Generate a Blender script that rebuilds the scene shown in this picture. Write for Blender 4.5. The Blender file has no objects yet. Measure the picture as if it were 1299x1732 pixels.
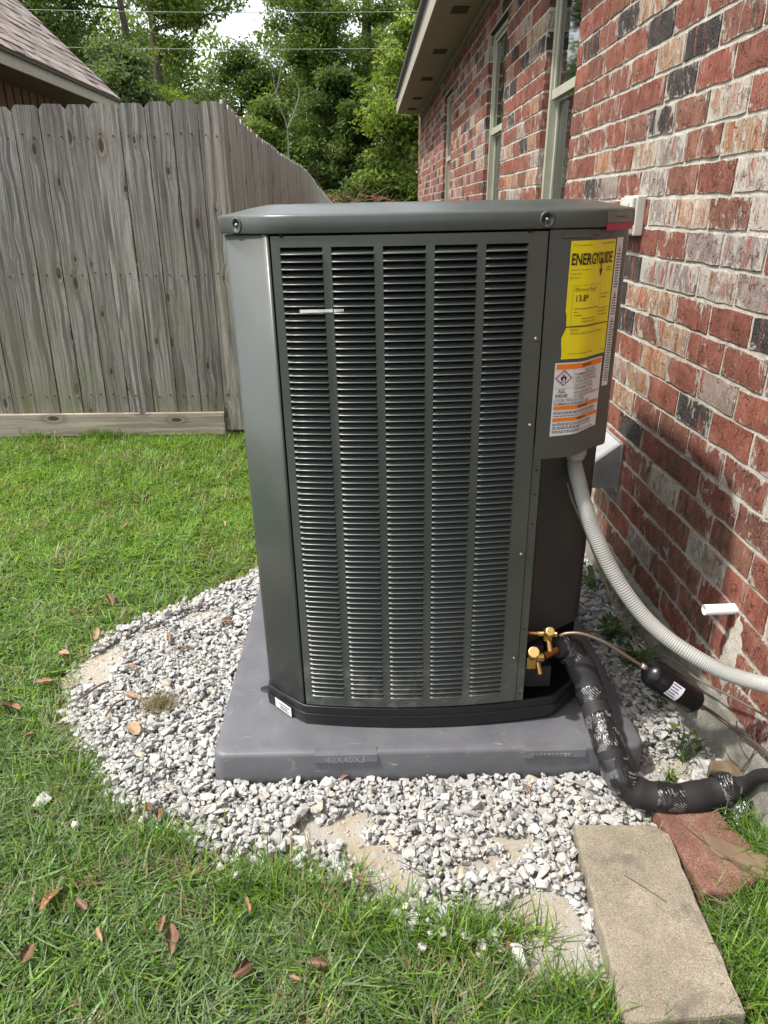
import bpy, math, random
import numpy as np
from mathutils import Vector, Matrix, noise as mnoise

random.seed(7)
rng = np.random.default_rng(7)
scene = bpy.context.scene
COL = scene.collection

# ------------------------------------------------------------------ camera, sky, sun, exposure
cam_d = bpy.data.cameras.new('camera')
cam = bpy.data.objects.new('camera', cam_d)
COL.objects.link(cam)
scene.camera = cam
cam_d.sensor_fit = 'VERTICAL'
cam_d.sensor_height = 36.0
cam_d.sensor_width = 27.0
cam_d.lens = 36.0 * 1170.0 / 1732.0
cam_d.clip_start = 0.02
cam_d.clip_end = 600.0
CAM_H = 1.25
PITCH, ROLL, YAW = math.radians(23.532), math.radians(-0.238), math.radians(1.470)
_f = Vector((math.sin(YAW) * math.cos(PITCH), math.cos(YAW) * math.cos(PITCH), -math.sin(PITCH)))
_r = Vector((math.cos(YAW), -math.sin(YAW), 0.0))
_u = _r.cross(_f)
_r2 = math.cos(ROLL) * _r + math.sin(ROLL) * _u
_u2 = -math.sin(ROLL) * _r + math.cos(ROLL) * _u
M = Matrix((_r2, _u2, -_f)).transposed().to_4x4()
M.translation = Vector((0, 0, CAM_H))
cam.matrix_world = M


def px(p):
    """photo pixel of a world point (only used to rank which bricks show largest)"""
    d = Vector(p) - Vector((0, 0, CAM_H))
    z = d.dot(_f)
    return (649.5 + 1170 * d.dot(_r2) / z, 866 - 1170 * d.dot(_u2) / z, z)


SUN = Vector((-1.0, -0.17, 1.72)).normalized()
world = bpy.data.worlds.new('World')
scene.world = world
world.use_nodes = True
wn = world.node_tree
wn.nodes.clear()
sky = wn.nodes.new('ShaderNodeTexSky')
sky.sky_type = 'NISHITA'
sky.sun_disc = False
sky.sun_elevation = math.asin(SUN.z)
sky.sun_rotation = math.atan2(SUN.x, SUN.y)
sky.air_density = 1.0
sky.dust_density = 5.0
sky.ozone_density = 0.8
bg = wn.nodes.new('ShaderNodeBackground')
bg.inputs['Strength'].default_value = 0.15
wo = wn.nodes.new('ShaderNodeOutputWorld')
veil = wn.nodes.new('ShaderNodeMixRGB')
veil.inputs[0].default_value = 0.70
veil.inputs[2].default_value = (5.2, 5.3, 5.35, 1)
wn.links.new(sky.outputs[0], veil.inputs[1])
wn.links.new(veil.outputs[0], bg.inputs['Color'])
wn.links.new(bg.outputs[0], wo.inputs['Surface'])
sun_d = bpy.data.lights.new('sun', 'SUN')
sun_d.energy = 2.35
sun_d.angle = math.radians(2.2)
sun_d.color = (1.0, 0.955, 0.88)
sun_o = bpy.data.objects.new('sun', sun_d)
COL.objects.link(sun_o)
sun_o.rotation_euler = SUN.to_track_quat('Z', 'Y').to_euler()
scene.view_settings.view_transform = 'Standard'
scene.view_settings.look = 'None'
scene.view_settings.exposure = 1.17
scene.view_settings.gamma = 1.0
scene.view_settings.use_curve_mapping = False
scene.render.engine = 'CYCLES'
scene.cycles.max_bounces = 8
scene.cycles.diffuse_bounces = 4
scene.cycles.glossy_bounces = 4
scene.cycles.transparent_max_bounces = 6
scene.cycles.caustics_reflective = False
scene.cycles.caustics_refractive = False
scene.cycles.use_denoising = True


# ------------------------------------------------------------------ material helpers
class NT:
    def __init__(self, name):
        self.m = bpy.data.materials.new(name)
        self.m.use_nodes = True
        self.t = self.m.node_tree
        self.t.nodes.clear()
        self.out = self.t.nodes.new('ShaderNodeOutputMaterial')
        self.tc = self.t.nodes.new('ShaderNodeTexCoord')

    def put(self, sock, v):
        if v is None:
            return
        if isinstance(v, bpy.types.NodeSocket):
            self.t.links.new(v, sock)
        elif isinstance(v, (tuple, list)) and len(v) == 3 and sock.type == 'RGBA':
            sock.default_value = (*v, 1.0)
        else:
            sock.default_value = v

    def node(self, typ, ins=None, **props):
        n = self.t.nodes.new(typ)
        for k, v in props.items():
            setattr(n, k, v)
        for k, v in (ins or {}).items():
            self.put(n.inputs[k], v)
        return n

    def mapping(self, vec, scale=(1, 1, 1), loc=(0, 0, 0), rot=(0, 0, 0)):
        return self.node('ShaderNodeMapping', {'Vector': vec, 'Scale': scale, 'Location': loc, 'Rotation': rot}).outputs[0]

    def noise(self, vec, scale, detail=4, rough=0.55, dist=0.0, col=False):
        n = self.node('ShaderNodeTexNoise', {'Vector': vec, 'Scale': scale, 'Detail': detail, 'Roughness': rough, 'Distortion': dist})
        return n.outputs[1 if col else 0]

    def voro(self, vec, scale, feature='F1', out='Distance', rand=1.0):
        n = self.node('ShaderNodeTexVoronoi', {'Vector': vec, 'Scale': scale, 'Randomness': rand}, feature=feature)
        return n.outputs[out]

    def ramp(self, fac, stops, interp='LINEAR'):
        n = self.t.nodes.new('ShaderNodeValToRGB')
        self.put(n.inputs[0], fac)
        cr = n.color_ramp
        cr.interpolation = interp
        while len(cr.elements) < len(stops):
            cr.elements.new(0.5)
        for e, (p, c) in zip(cr.elements, stops):
            e.position = p
            e.color = (*c, 1) if isinstance(c, (tuple, list)) else (c, c, c, 1)
        return n.outputs[0]

    def mix(self, fac, a, b, mode='MIX'):
        n = self.node('ShaderNodeMixRGB', {0: fac, 1: a, 2: b}, blend_type=mode)
        return n.outputs[0]

    def math(self, op, a, b=None, c=None):
        n = self.node('ShaderNodeMath', operation=op)
        self.put(n.inputs[0], a)
        self.put(n.inputs[1], b)
        if c is not None:
            self.put(n.inputs[2], c)
        return n.outputs[0]

    def add(self, a, b):
        return self.node('ShaderNodeVectorMath', {0: a, 1: b}, operation='ADD').outputs[0]

    def bump(self, h, strength=0.5, dist=0.01, normal=None):
        n = self.node('ShaderNodeBump', {'Height': h, 'Strength': strength, 'Distance': dist})
        if normal is not None:
            self.put(n.inputs['Normal'], normal)
        return n.outputs[0]

    def pos(self):
        return self.node('ShaderNodeNewGeometry').outputs['Position']

    def rand(self):
        return self.node('ShaderNodeObjectInfo').outputs['Random']

    def combine(self, x, y, z):
        return self.node('ShaderNodeCombineXYZ', {0: x, 1: y, 2: z}).outputs[0]

    def sep(self, v):
        n = self.node('ShaderNodeSeparateXYZ', {0: v})
        return n.outputs

    def attr(self, name):
        return self.node('ShaderNodeAttribute', attribute_name=name).outputs['Color']

    def bsdf(self, color, rough=0.6, metallic=0.0, spec=0.5, normal=None, coat=0.0, **kw):
        n = self.node('ShaderNodeBsdfPrincipled', {'Base Color': color, 'Roughness': rough, 'Metallic': metallic, 'Specular IOR Level': spec, 'Coat Weight': coat})
        if normal is not None:
            self.put(n.inputs['Normal'], normal)
        for k, v in kw.items():
            self.put(n.inputs[k.replace('_', ' ')], v)
        return n.outputs[0]

    def done(self, sh):
        self.t.links.new(sh, self.out.inputs['Surface'])
        return self.m


MATS = {}


def flat_mat(name, color, rough=0.5, metallic=0.0, spec=0.5, coat=0.0, bump=0.0, bscale=200, var=0.12):
    n = NT(name)
    v = n.noise(n.pos(), 9.0, 5, 0.6)
    c = n.mix(n.ramp(v, [(0.3, 0.0), (0.7, 1.0)]), tuple(x * (1 - var) for x in color), tuple(min(1, x * (1 + var)) for x in color))
    nor = n.bump(n.noise(n.pos(), bscale, 3), bump, 0.002) if bump else None
    r = n.math('ADD', n.math('MULTIPLY', v, 0.15), rough - 0.07)
    MATS[name] = n.done(n.bsdf(c, r, metallic, spec, nor, coat))
    return MATS[name]


# ------------------------------------------------------------------ mesh helpers
def link(o, parent=None):
    COL.objects.link(o)
    if parent is not None:
        o.parent = parent
    return o


def mesh_of(name, v, f, mats=None, smooth=False, mi=None, attr=None):
    me = bpy.data.meshes.new(name)
    v = np.asarray(v, dtype=np.float32).reshape(-1, 3)
    if isinstance(f, np.ndarray) and f.ndim == 2:
        nf, k = f.shape
        me.vertices.add(len(v))
        me.vertices.foreach_set('co', v.ravel())
        me.loops.add(nf * k)
        me.loops.foreach_set('vertex_index', f.astype(np.int32).ravel())
        me.polygons.add(nf)
        me.polygons.foreach_set('loop_start', np.arange(0, nf * k, k, dtype=np.int32))
        me.polygons.foreach_set('loop_total', np.full(nf, k, dtype=np.int32))
        me.update(calc_edges=True)
    else:
        me.from_pydata([tuple(map(float, p)) for p in v], [], [list(map(int, q)) for q in f])
    for m in (mats if isinstance(mats, (list, tuple)) else [mats]):
        if m is not None:
            me.materials.append(m)
    if mi is not None:
        me.polygons.foreach_set('material_index', np.asarray(mi, dtype=np.int32))
    me.polygons.foreach_set('use_smooth', np.full(len(me.polygons), bool(smooth), dtype=bool))
    if attr is not None:
        ca = me.color_attributes.new('tint', 'FLOAT_COLOR', 'POINT')
        a = np.ones((len(v), 4), dtype=np.float32)
        a[:, :3] = attr
        ca.data.foreach_set('color', a.ravel())
    me.update()
    return me


def mk(name, v, f, mats=None, parent=None, smooth=False, loc=None, **kw):
    o = bpy.data.objects.new(name, mesh_of(name, v, f, mats, smooth, **kw))
    if loc is not None:
        o.location = loc
    return link(o, parent)


def empty(name, loc=(0, 0, 0), parent=None):
    o = bpy.data.objects.new(name, None)
    o.empty_display_size = 0.1
    o.location = loc
    return link(o, parent)


def tag(o, label, cat, group=None, kind=None):
    if label:
        o['label'] = label
    if cat:
        o['category'] = cat
    if group:
        o['group'] = group
    if kind:
        o['kind'] = kind
    return o


def stuff(o):
    o['kind'] = 'stuff'
    return o


def struct(o, label=None):
    o['kind'] = 'structure'
    if label:
        o['label'] = label
    return o


class MB:
    """collects shapes into one mesh"""

    def __init__(s):
        s.v = []
        s.f = []

    def add(s, v, f):
        b = len(s.v)
        s.v += [tuple(p) for p in v]
        s.f += [tuple(i + b for i in q) for q in f]
        return s

    def box(s, x0, x1, y0, y1, z0, z1):
        v = [(x0, y0, z0), (x1, y0, z0), (x1, y1, z0), (x0, y1, z0), (x0, y0, z1), (x1, y0, z1), (x1, y1, z1), (x0, y1, z1)]
        return s.add(v, [(0, 3, 2, 1), (4, 5, 6, 7), (0, 1, 5, 4), (1, 2, 6, 5), (2, 3, 7, 6), (3, 0, 4, 7)])

    def prism(s, poly, z0, z1):
        n = len(poly)
        v = [(p[0], p[1], z0) for p in poly] + [(p[0], p[1], z1) for p in poly]
        return s.add(v, [tuple(range(n))[::-1], tuple(range(n, 2 * n))] + [(i, (i + 1) % n, n + (i + 1) % n, n + i) for i in range(n)])

    def cyl(s, a, b, r, n=12, r2=None):
        v, f = tube_geo([a, b], [r, r if r2 is None else r2], n)
        return s.add(v, f)

    def mk(s, name, mat, parent=None, smooth=False, bevel=0, seg=2, auto=True, loc=None):
        o = mk(name, s.v, s.f, mat, parent, smooth, loc)
        if bevel:
            m = o.modifiers.new('bev', 'BEVEL')
            m.width = bevel
            m.segments = seg
            m.limit_method = 'ANGLE'
            m.angle_limit = math.radians(35)
        return o


def tube_geo(pts, rad, n=12, caps=True):
    P = [Vector(p) for p in pts]
    if not isinstance(rad, (list, tuple, np.ndarray)):
        rad = [rad] * len(P)
    v = []
    f = []
    T = []
    for i in range(len(P)):
        a = P[max(0, i - 1)]
        b = P[min(len(P) - 1, i + 1)]
        T.append((b - a).normalized())
    ref = Vector((0, 0, 1)) if abs(T[0].z) < 0.9 else Vector((1, 0, 0))
    x = T[0].cross(ref).normalized()
    for i, p in enumerate(P):
        x = (x - T[i] * x.dot(T[i])).normalized()
        y = T[i].cross(x)
        for k in range(n):
            a = 2 * math.pi * k / n
            v.append(tuple(p + (x * math.cos(a) + y * math.sin(a)) * rad[i]))
    for i in range(len(P) - 1):
        for k in range(n):
            f.append((i * n + k, i * n + (k + 1) % n, (i + 1) * n + (k + 1) % n, (i + 1) * n + k))
    if caps:
        f.append(tuple(range(n))[::-1])
        f.append(tuple(range((len(P) - 1) * n, len(P) * n)))
    return v, f


def spline(pts, sub=8):
    P = [Vector(p) for p in pts]
    out = []
    for i in range(len(P) - 1):
        p0 = P[max(0, i - 1)]
        p1, p2 = P[i], P[i + 1]
        p3 = P[min(len(P) - 1, i + 2)]
        for k in range(sub):
            t = k / sub
            out.append(0.5 * ((2 * p1) + (p2 - p0) * t + (2 * p0 - 5 * p1 + 4 * p2 - p3) * t * t + (3 * p1 - p0 - 3 * p2 + p3) * t ** 3))
    out.append(P[-1])
    return out


def lathe_geo(prof, n=24):
    """profile of (r,z) turned about z"""
    v, f = [], []
    for r, z in prof:
        for k in range(n):
            a = 2 * math.pi * k / n
            v.append((r * math.cos(a), r * math.sin(a), z))
    for i in range(len(prof) - 1):
        for k in range(n):
            f.append((i * n + k, i * n + (k + 1) % n, (i + 1) * n + (k + 1) % n, (i + 1) * n + k))
    f.append(tuple(range(n))[::-1])
    f.append(tuple(range((len(prof) - 1) * n, len(prof) * n)))
    return v, f


def axis_mat(a, b):
    d = (Vector(b) - Vector(a)).normalized()
    q = d.to_track_quat('Z', 'Y')
    m = q.to_matrix().to_4x4()
    m.translation = Vector(a)
    return m


def xf(m, v):
    return [tuple(m @ Vector(p)) for p in v]


def inpoly(x, y, poly):
    x = np.asarray(x)
    y = np.asarray(y)
    ins = np.zeros(x.shape, bool)
    n = len(poly)
    for i in range(n):
        x1, y1 = poly[i]
        x2, y2 = poly[(i + 1) % n]
        c = ((y1 > y) != (y2 > y)) & (x < (x2 - x1) * (y - y1) / ((y2 - y1) if y2 != y1 else 1e-9) + x1)
        ins ^= c
    return ins


def polydist(x, y, poly):
    d = np.full(np.shape(x), 1e9)
    n = len(poly)
    for i in range(n):
        x1, y1 = poly[i]
        x2, y2 = poly[(i + 1) % n]
        dx, dy = x2 - x1, y2 - y1
        t = np.clip(((x - x1) * dx + (y - y1) * dy) / (dx * dx + dy * dy + 1e-12), 0, 1)
        d = np.minimum(d, np.hypot(x - x1 - t * dx, y - y1 - t * dy))
    return d


def vnoise(x, y, s, seed=0):
    """smooth value noise, numpy"""
    r = np.random.default_rng(seed + 100)
    tab = r.random((64, 64))
    u = np.asarray(x) / s
    w = np.asarray(y) / s
    i = np.floor(u).astype(int)
    j = np.floor(w).astype(int)
    fu = u - i
    fw = w - j
    fu = fu * fu * (3 - 2 * fu)
    fw = fw * fw * (3 - 2 * fw)
    g = lambda a, b: tab[a % 64, b % 64]
    return (g(i, j) * (1 - fu) + g(i + 1, j) * fu) * (1 - fw) + (g(i, j + 1) * (1 - fu) + g(i + 1, j + 1) * fu) * fw


# ------------------------------------------------------------------ materials
# bricks: the wall runs along Y, faces -X; textures live in world space since the wall never moves
def brick_mat(name, stops, slurry, streak=0.35, band=None, bthr=0.62):
    n = NT(name)
    p = n.pos()
    cell = n.attr('tint')
    q = n.add(p, n.mapping(cell, (7.3, 3.1, 0.0)))
    drag = n.noise(n.mapping(q, (1, 1, 0.30)), 105, 5, 0.75, 1.0)
    blot = n.noise(q, 17, 4, 0.6, 0.3)
    base = n.ramp(n.math('ADD', n.math('MULTIPLY', drag, streak), n.math('MULTIPLY', blot, 1 - streak)), stops)
    cs = n.sep(cell)
    base = n.mix(0.75, base, n.mix(1.0, base, n.ramp(cs[0], [(0.0, (0.78, 0.70, 0.68)), (0.5, (1.0, 1.0, 1.0)), (1.0, (1.22, 1.05, 0.95))]), 'MULTIPLY'))
    if band is not None:
        bn = n.noise(n.mapping(q, (1, 1, 0.10)), 24, 3, 0.6, 0.4)
        base = n.mix(n.ramp(bn, [(bthr - 0.02, 0.0), (bthr + 0.03, 0.9)]), base, n.mix(drag, tuple(c * 0.7 for c in band), tuple(min(1, c * 1.3) for c in band)))
    # pores
    pore = n.noise(n.mapping(q, (1, 1, 0.6)), 330, 2, 0.6)
    base = n.mix(n.ramp(pore, [(0.33, 0.75), (0.42, 0.0)]), base, (0.04, 0.03, 0.03))
    # mortar slurry dragged over the face
    s1 = n.noise(n.mapping(q, (1, 1, 0.45)), 26, 6, 0.75, 1.2)
    thr = n.math('ADD', n.math('MULTIPLY', cs[1], 0.16), slurry)
    thr = n.math('ADD', thr, n.math('MULTIPLY', n.math('POWER', cs[2], 5.0), 0.10))
    sm = n.math('SUBTRACT', s1, n.math('SUBTRACT', 0.78, thr))
    sm = n.ramp(sm, [(0.0, 0.0), (0.05, 1.0)])
    spk = n.ramp(n.noise(q, 300, 3, 0.75), [(0.58, 0.0), (0.66, 1.0)])
    sm = n.math('MAXIMUM', n.math('MULTIPLY', sm, 0.85), n.math('MULTIPLY', spk, 0.5))
    col = n.mix(sm, base, (0.50, 0.465, 0.41))
    crack = n.math('SUBTRACT', 1.0, n.ramp(n.voro(n.mapping(n.add(q, n.mapping(n.noise(q, 60, 2, 0.5, 0, True), (0.02, 0.02, 0.02))), (1, 1, 0.5)), 60, 'DISTANCE_TO_EDGE'), [(0.0, 0.0), (0.06, 1.0)]))
    crackm = n.math('MULTIPLY', crack, n.ramp(n.noise(q, 30, 2), [(0.52, 0.0), (0.6, 1.0)]))
    col = n.mix(n.math('MULTIPLY', crackm, 0.6), col, (0.06, 0.03, 0.025))
    h = n.math('ADD', n.math('MULTIPLY', drag, 0.8), n.math('MULTIPLY', pore, 0.35))
    h = n.math('SUBTRACT', h, n.math('MULTIPLY', crackm, 0.9))
    h = n.math('ADD', h, n.math('MULTIPLY', sm, 0.25))
    nor = n.bump(h, 1.0, 0.007)
    MATS[name] = n.done(n.bsdf(col, 0.88, 0, 0.25, nor))
    return MATS[name]


BR = [
    brick_mat('brick_red', [(0.28, (0.13, 0.045, 0.034)), (0.5, (0.270, 0.092, 0.064)), (0.72, (0.41, 0.195, 0.145))], 0.07, band=(0.40, 0.29, 0.25), bthr=0.68),
    brick_mat('brick_brown_red', [(0.28, (0.12, 0.048, 0.034)), (0.5, (0.235, 0.098, 0.066)), (0.72, (0.37, 0.20, 0.14))], 0.06, band=(0.13, 0.07, 0.055), bthr=0.62),
    brick_mat('brick_charcoal', [(0.3, (0.022, 0.020, 0.022)), (0.55, (0.055, 0.048, 0.050)), (0.75, (0.13, 0.09, 0.078))], 0.09, band=(0.26, 0.08, 0.055), bthr=0.60),
    brick_mat('brick_pale_grey', [(0.3, (0.19, 0.145, 0.13)), (0.5, (0.33, 0.265, 0.24)), (0.72, (0.46, 0.40, 0.355))], 0.14, streak=0.3, band=(0.36, 0.11, 0.07), bthr=0.60),
    brick_mat('brick_tan', [(0.36, (0.32, 0.12, 0.07)), (0.48, (0.40, 0.25, 0.155)), (0.60, (0.50, 0.40, 0.28))], 0.13, streak=0.8, band=(0.36, 0.12, 0.06), bthr=0.55),
    brick_mat('brick_smeared', [(0.3, (0.32, 0.13, 0.085)), (0.47, (0.42, 0.28, 0.21)), (0.60, (0.60, 0.55, 0.47))], 0.20, streak=0.3, band=(0.37, 0.12, 0.075), bthr=0.57),
]


def mortar_mat():
    n = NT('mortar')
    p = n.pos()
    a = n.noise(p, 35, 6, 0.7)
    b = n.noise(p, 260, 3, 0.7)
    c = n.ramp(a, [(0.3, (0.40, 0.365, 0.31)), (0.5, (0.55, 0.515, 0.45)), (0.7, (0.65, 0.615, 0.55))])
    c = n.mix(n.ramp(b, [(0.3, 0.5), (0.5, 0.0)]), c, (0.20, 0.18, 0.15))
    nor = n.bump(n.math('ADD', n.math('MULTIPLY', a, 1.2), n.math('MULTIPLY', b, 0.5)), 1.0, 0.006)
    return n.done(n.bsdf(c, 0.95, 0, 0.15, nor))


MORTAR = mortar_mat()


def concrete_mat(name, c0, c1, c2, speck=0.4, scale=1.0, stain=(0.10, 0.09, 0.075)):
    n = NT(name)
    p = n.pos()
    a = n.noise(p, 9 * scale, 8, 0.7)
    b = n.noise(p, 320, 2, 0.7)
    g = n.voro(p, 560, 'F1', 'Color')
    c = n.ramp(a, [(0.3, c0), (0.5, c1), (0.72, c2)])
    c = n.mix(speck, c, n.mix(1.0, c, n.ramp(n.sep(g)[0], [(0.05, 0.4), (0.3, 0.95), (0.8, 1.05), (1.0, 1.7)]), 'MULTIPLY'))
    st = n.noise(n.add(p, (3.1, 7.7, 1.3)), 9 * scale, 4, 0.7, 0.5)
    c = n.mix(n.ramp(st, [(0.56, 0.0), (0.72, 0.65)]), c, stain)
    nor = n.bump(n.math('ADD', n.math('MULTIPLY', a, 0.7), b), 0.8, 0.003)
    return n.done(n.bsdf(c, 0.93, 0, 0.2, nor))


CONC_PAVER = concrete_mat('paver_concrete', (0.19, 0.165, 0.125), (0.265, 0.23, 0.18), (0.33, 0.295, 0.235), 0.6)
CONC_RED = concrete_mat('paver_red', (0.12, 0.065, 0.05), (0.19, 0.098, 0.074), (0.25, 0.175, 0.13), 0.8, 2.5, (0.15, 0.13, 0.08))
CONC_FOUND = concrete_mat('foundation_concrete', (0.12, 0.12, 0.10), (0.21, 0.20, 0.175), (0.33, 0.31, 0.265), 0.5, 2.2, (0.09, 0.09, 0.06))


def wood_mat(name, cols, green=0.0, vertical=True):
    n = NT(name)
    o = n.tc.outputs['Object']
    r = n.rand()
    off = n.combine(n.math('MULTIPLY', r, 37.0), n.math('MULTIPLY', r, 11.0), n.math('MULTIPLY', r, 53.0))
    v = n.add(o, off)
    if not vertical:
        v = n.mapping(v, rot=(0, math.radians(90), 0))
    vv = n.mapping(v, (1, 0.0, 1))
    wob = n.noise(n.mapping(vv, (1, 1, 0.22)), 5, 2, 0.5)
    # knots: sparse stretched cells; the grain bends round them
    sx_ = n.sep(vv)
    kc = n.combine(n.math('MULTIPLY', sx_[0], 7.0), n.math('MULTIPLY', sx_[2], 2.9), 0.0)
    kn = n.node('ShaderNodeTexVoronoi', {'Vector': kc, 'Scale': 1.0, 'Randomness': 0.9}, feature='F1', voronoi_dimensions='2D')
    kd = n.math('DIVIDE', kn.outputs['Distance'], n.math('ADD', 0.55, n.sep(kn.outputs['Color'])[1]))
    near = n.ramp(kd, [(0.0, 1.0), (0.38, 0.0)])
    xs = n.sep(vv)
    gx = n.math('ADD', xs[0], n.math('MULTIPLY', wob, 0.03))
    gx = n.math('ADD', gx, n.math('MULTIPLY', near, 0.016))
    gv = n.combine(gx, 0.0, n.math('MULTIPLY', xs[2], 0.025))
    g1 = n.noise(gv, 150, 3, 0.65)
    g2 = n.noise(gv, 42, 2, 0.5)
    g3 = n.noise(n.combine(gx, 0.0, n.math('MULTIPLY', xs[2], 0.06)), 420, 2, 0.6)
    g = n.math('ADD', n.math('MULTIPLY', g1, 0.55), n.math('MULTIPLY', g2, 0.45))
    c = n.ramp(g, [(0.37, cols[0]), (0.47, cols[1]), (0.56, cols[2])])
    c = n.mix(n.ramp(g3, [(0.35, 0.45), (0.5, 0.0)]), c, cols[0])
    st_ = n.noise(n.combine(gx, 0.0, n.math('MULTIPLY', xs[2], 0.012)), 34, 2, 0.6)
    c = n.mix(n.ramp(st_, [(0.40, 0.75), (0.47, 0.0)]), c, tuple(q * 0.8 for q in cols[0]))
    blot = n.noise(vv, 2.2, 4, 0.6)
    c = n.mix(n.ramp(blot, [(0.40, 0.0), (0.65, 0.5)]), c, cols[3])
    tone = n.ramp(r, [(0.0, (0.82, 0.80, 0.80)), (0.5, (1.0, 1.0, 1.0)), (1.0, (1.16, 1.13, 1.10))])
    c = n.mix(1.0, c, tone, 'MULTIPLY')
    sel = n.math('GREATER_THAN', n.sep(kn.outputs['Color'])[0], 0.40)
    knot = n.math('MULTIPLY', n.ramp(kd, [(0.050, 1.0), (0.085, 0.0)]), sel)
    ring = n.math('MULTIPLY', n.ramp(kd, [(0.085, 0.0), (0.11, 0.55), (0.20, 0.0)]), sel)
    c = n.mix(ring, c, (0.12, 0.085, 0.06))
    c = n.mix(n.math('MULTIPLY', knot, 0.9), c, (0.045, 0.033, 0.027))
    if green:
        zz = n.sep(n.pos())[2]
        gm = n.math('MULTIPLY', n.ramp(n.math('MULTIPLY', zz, 0.6), [(0.05, 1.0), (0.75, 0.0)]), n.ramp(n.noise(n.pos(), 3.2, 3), [(0.40, 0.0), (0.65, green)]))
        c = n.mix(gm, c, (0.17, 0.18, 0.075))
    h = n.math('SUBTRACT', n.math('ADD', g, n.math('MULTIPLY', g3, 0.3)), n.math('MULTIPLY', knot, 0.6))
    nor = n.bump(h, 0.7, 0.004)
    return n.done(n.bsdf(c, 0.85, 0, 0.25, nor))


WOOD = wood_mat('weathered_wood', [(0.085, 0.078, 0.074), (0.20, 0.188, 0.178), (0.35, 0.335, 0.322), (0.205, 0.175, 0.155)], 0.55)
WOOD_SIDE = wood_mat('weathered_wood_side', [(0.22, 0.215, 0.20), (0.34, 0.335, 0.31), (0.44, 0.43, 0.40), (0.33, 0.315, 0.275)])  # fence wood coloured paler to offset the shade on the side run
WOOD_KICK = wood_mat('kickboard_wood', [(0.20, 0.17, 0.135), (0.33, 0.29, 0.235), (0.42, 0.375, 0.31), (0.28, 0.24, 0.19)], 0.0, False)
BARK_WOOD = wood_mat('rotten_wood', [(0.07, 0.045, 0.03), (0.13, 0.09, 0.06), (0.20, 0.15, 0.10), (0.10, 0.08, 0.05)], 0.0, False)


def paint_mat():
    n = NT('grey_enamel')
    p = n.tc.outputs['Object']
    dust = n.noise(p, 5, 5, 0.65)
    spk = n.noise(p, 900, 1, 0.5)
    c = n.mix(n.ramp(dust, [(0.42, 0.0), (0.75, 0.6)]), (0.058, 0.069, 0.064), (0.092, 0.096, 0.087))
    # chalky scuffs low on the corner post
    z = n.sep(p)[2]
    lo = n.ramp(z, [(0.05, 0.0), (0.07, 1.0), (0.16, 1.0), (0.20, 0.0)])
    c = n.mix(n.math('MULTIPLY', lo, n.ramp(n.noise(p, 22, 4, 0.7), [(0.48, 0.0), (0.68, 0.45)])), c, (0.24, 0.24, 0.215))
    r = n.ramp(dust, [(0.3, 0.33), (0.75, 0.50)])
    nor = n.bump(spk, 0.06, 0.001)
    return n.done(n.bsdf(c, r, 0.0, 0.5, nor, 0.25, Coat_Roughness=0.2))


PAINT = paint_mat()
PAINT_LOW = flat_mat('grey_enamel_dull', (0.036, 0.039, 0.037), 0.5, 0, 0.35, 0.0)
PLASTIC_BLK = flat_mat('black_pan_plastic', (0.012, 0.012, 0.014), 0.32, 0, 0.5)
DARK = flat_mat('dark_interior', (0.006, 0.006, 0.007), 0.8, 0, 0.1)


def coil_mat():
    n = NT('condenser_coil')
    o = n.tc.outputs['Object']
    w = n.node('ShaderNodeTexWave', {'Vector': o, 'Scale': 60.0, 'Distortion': 0.0}, wave_type='BANDS', bands_direction='Z').outputs[1]
    s = n.noise(o, 300, 1, 0.5)
    c = n.mix(w, (0.006, 0.007, 0.007), (0.018, 0.020, 0.020))
    c = n.mix(n.ramp(s, [(0.70, 0.0), (0.74, 1.0)]), c, (0.10, 0.10, 0.10))
    return n.done(n.bsdf(c, 0.6, 0.3, 0.3, n.bump(w, 0.5, 0.002)))


COIL = coil_mat()


def pad_mat():
    n = NT('pad_plastic')
    p = n.pos()
    a = n.noise(p, 6, 5, 0.65)
    c = n.ramp(a, [(0.3, (0.095, 0.097, 0.108)), (0.6, (0.128, 0.131, 0.144)), (0.8, (0.17, 0.173, 0.187))])
    dust = n.noise(n.mapping(p, (1, 0.6, 1)), 24, 6, 0.8, 1.0)
    c = n.mix(n.ramp(dust, [(0.60, 0.0), (0.80, 0.7)]), c, (0.36, 0.36, 0.36))
    spot = n.voro(p, 13, 'F1')
    c = n.mix(n.ramp(spot, [(0.10, 0.35), (0.2, 0.0)]), c, (0.07, 0.085, 0.09))
    scr = n.noise(n.mapping(p, (1, 9, 6), rot=(0, 0, 0.5)), 9, 3, 0.7, 0.4)
    c = n.mix(n.ramp(scr, [(0.70, 0.0), (0.73, 0.5)]), c, (0.42, 0.42, 0.42))
    nor = n.bump(n.noise(p, 420, 2), 0.15, 0.001)
    return n.done(n.bsdf(c, n.ramp(a, [(0.3, 0.38), (0.7, 0.55)]), 0, 0.45, nor))


PAD = pad_mat()
FOAM = flat_mat('pipe_insulation_foam', (0.020, 0.020, 0.021), 0.62, 0, 0.35, 0, 0.25, 260)


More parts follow.
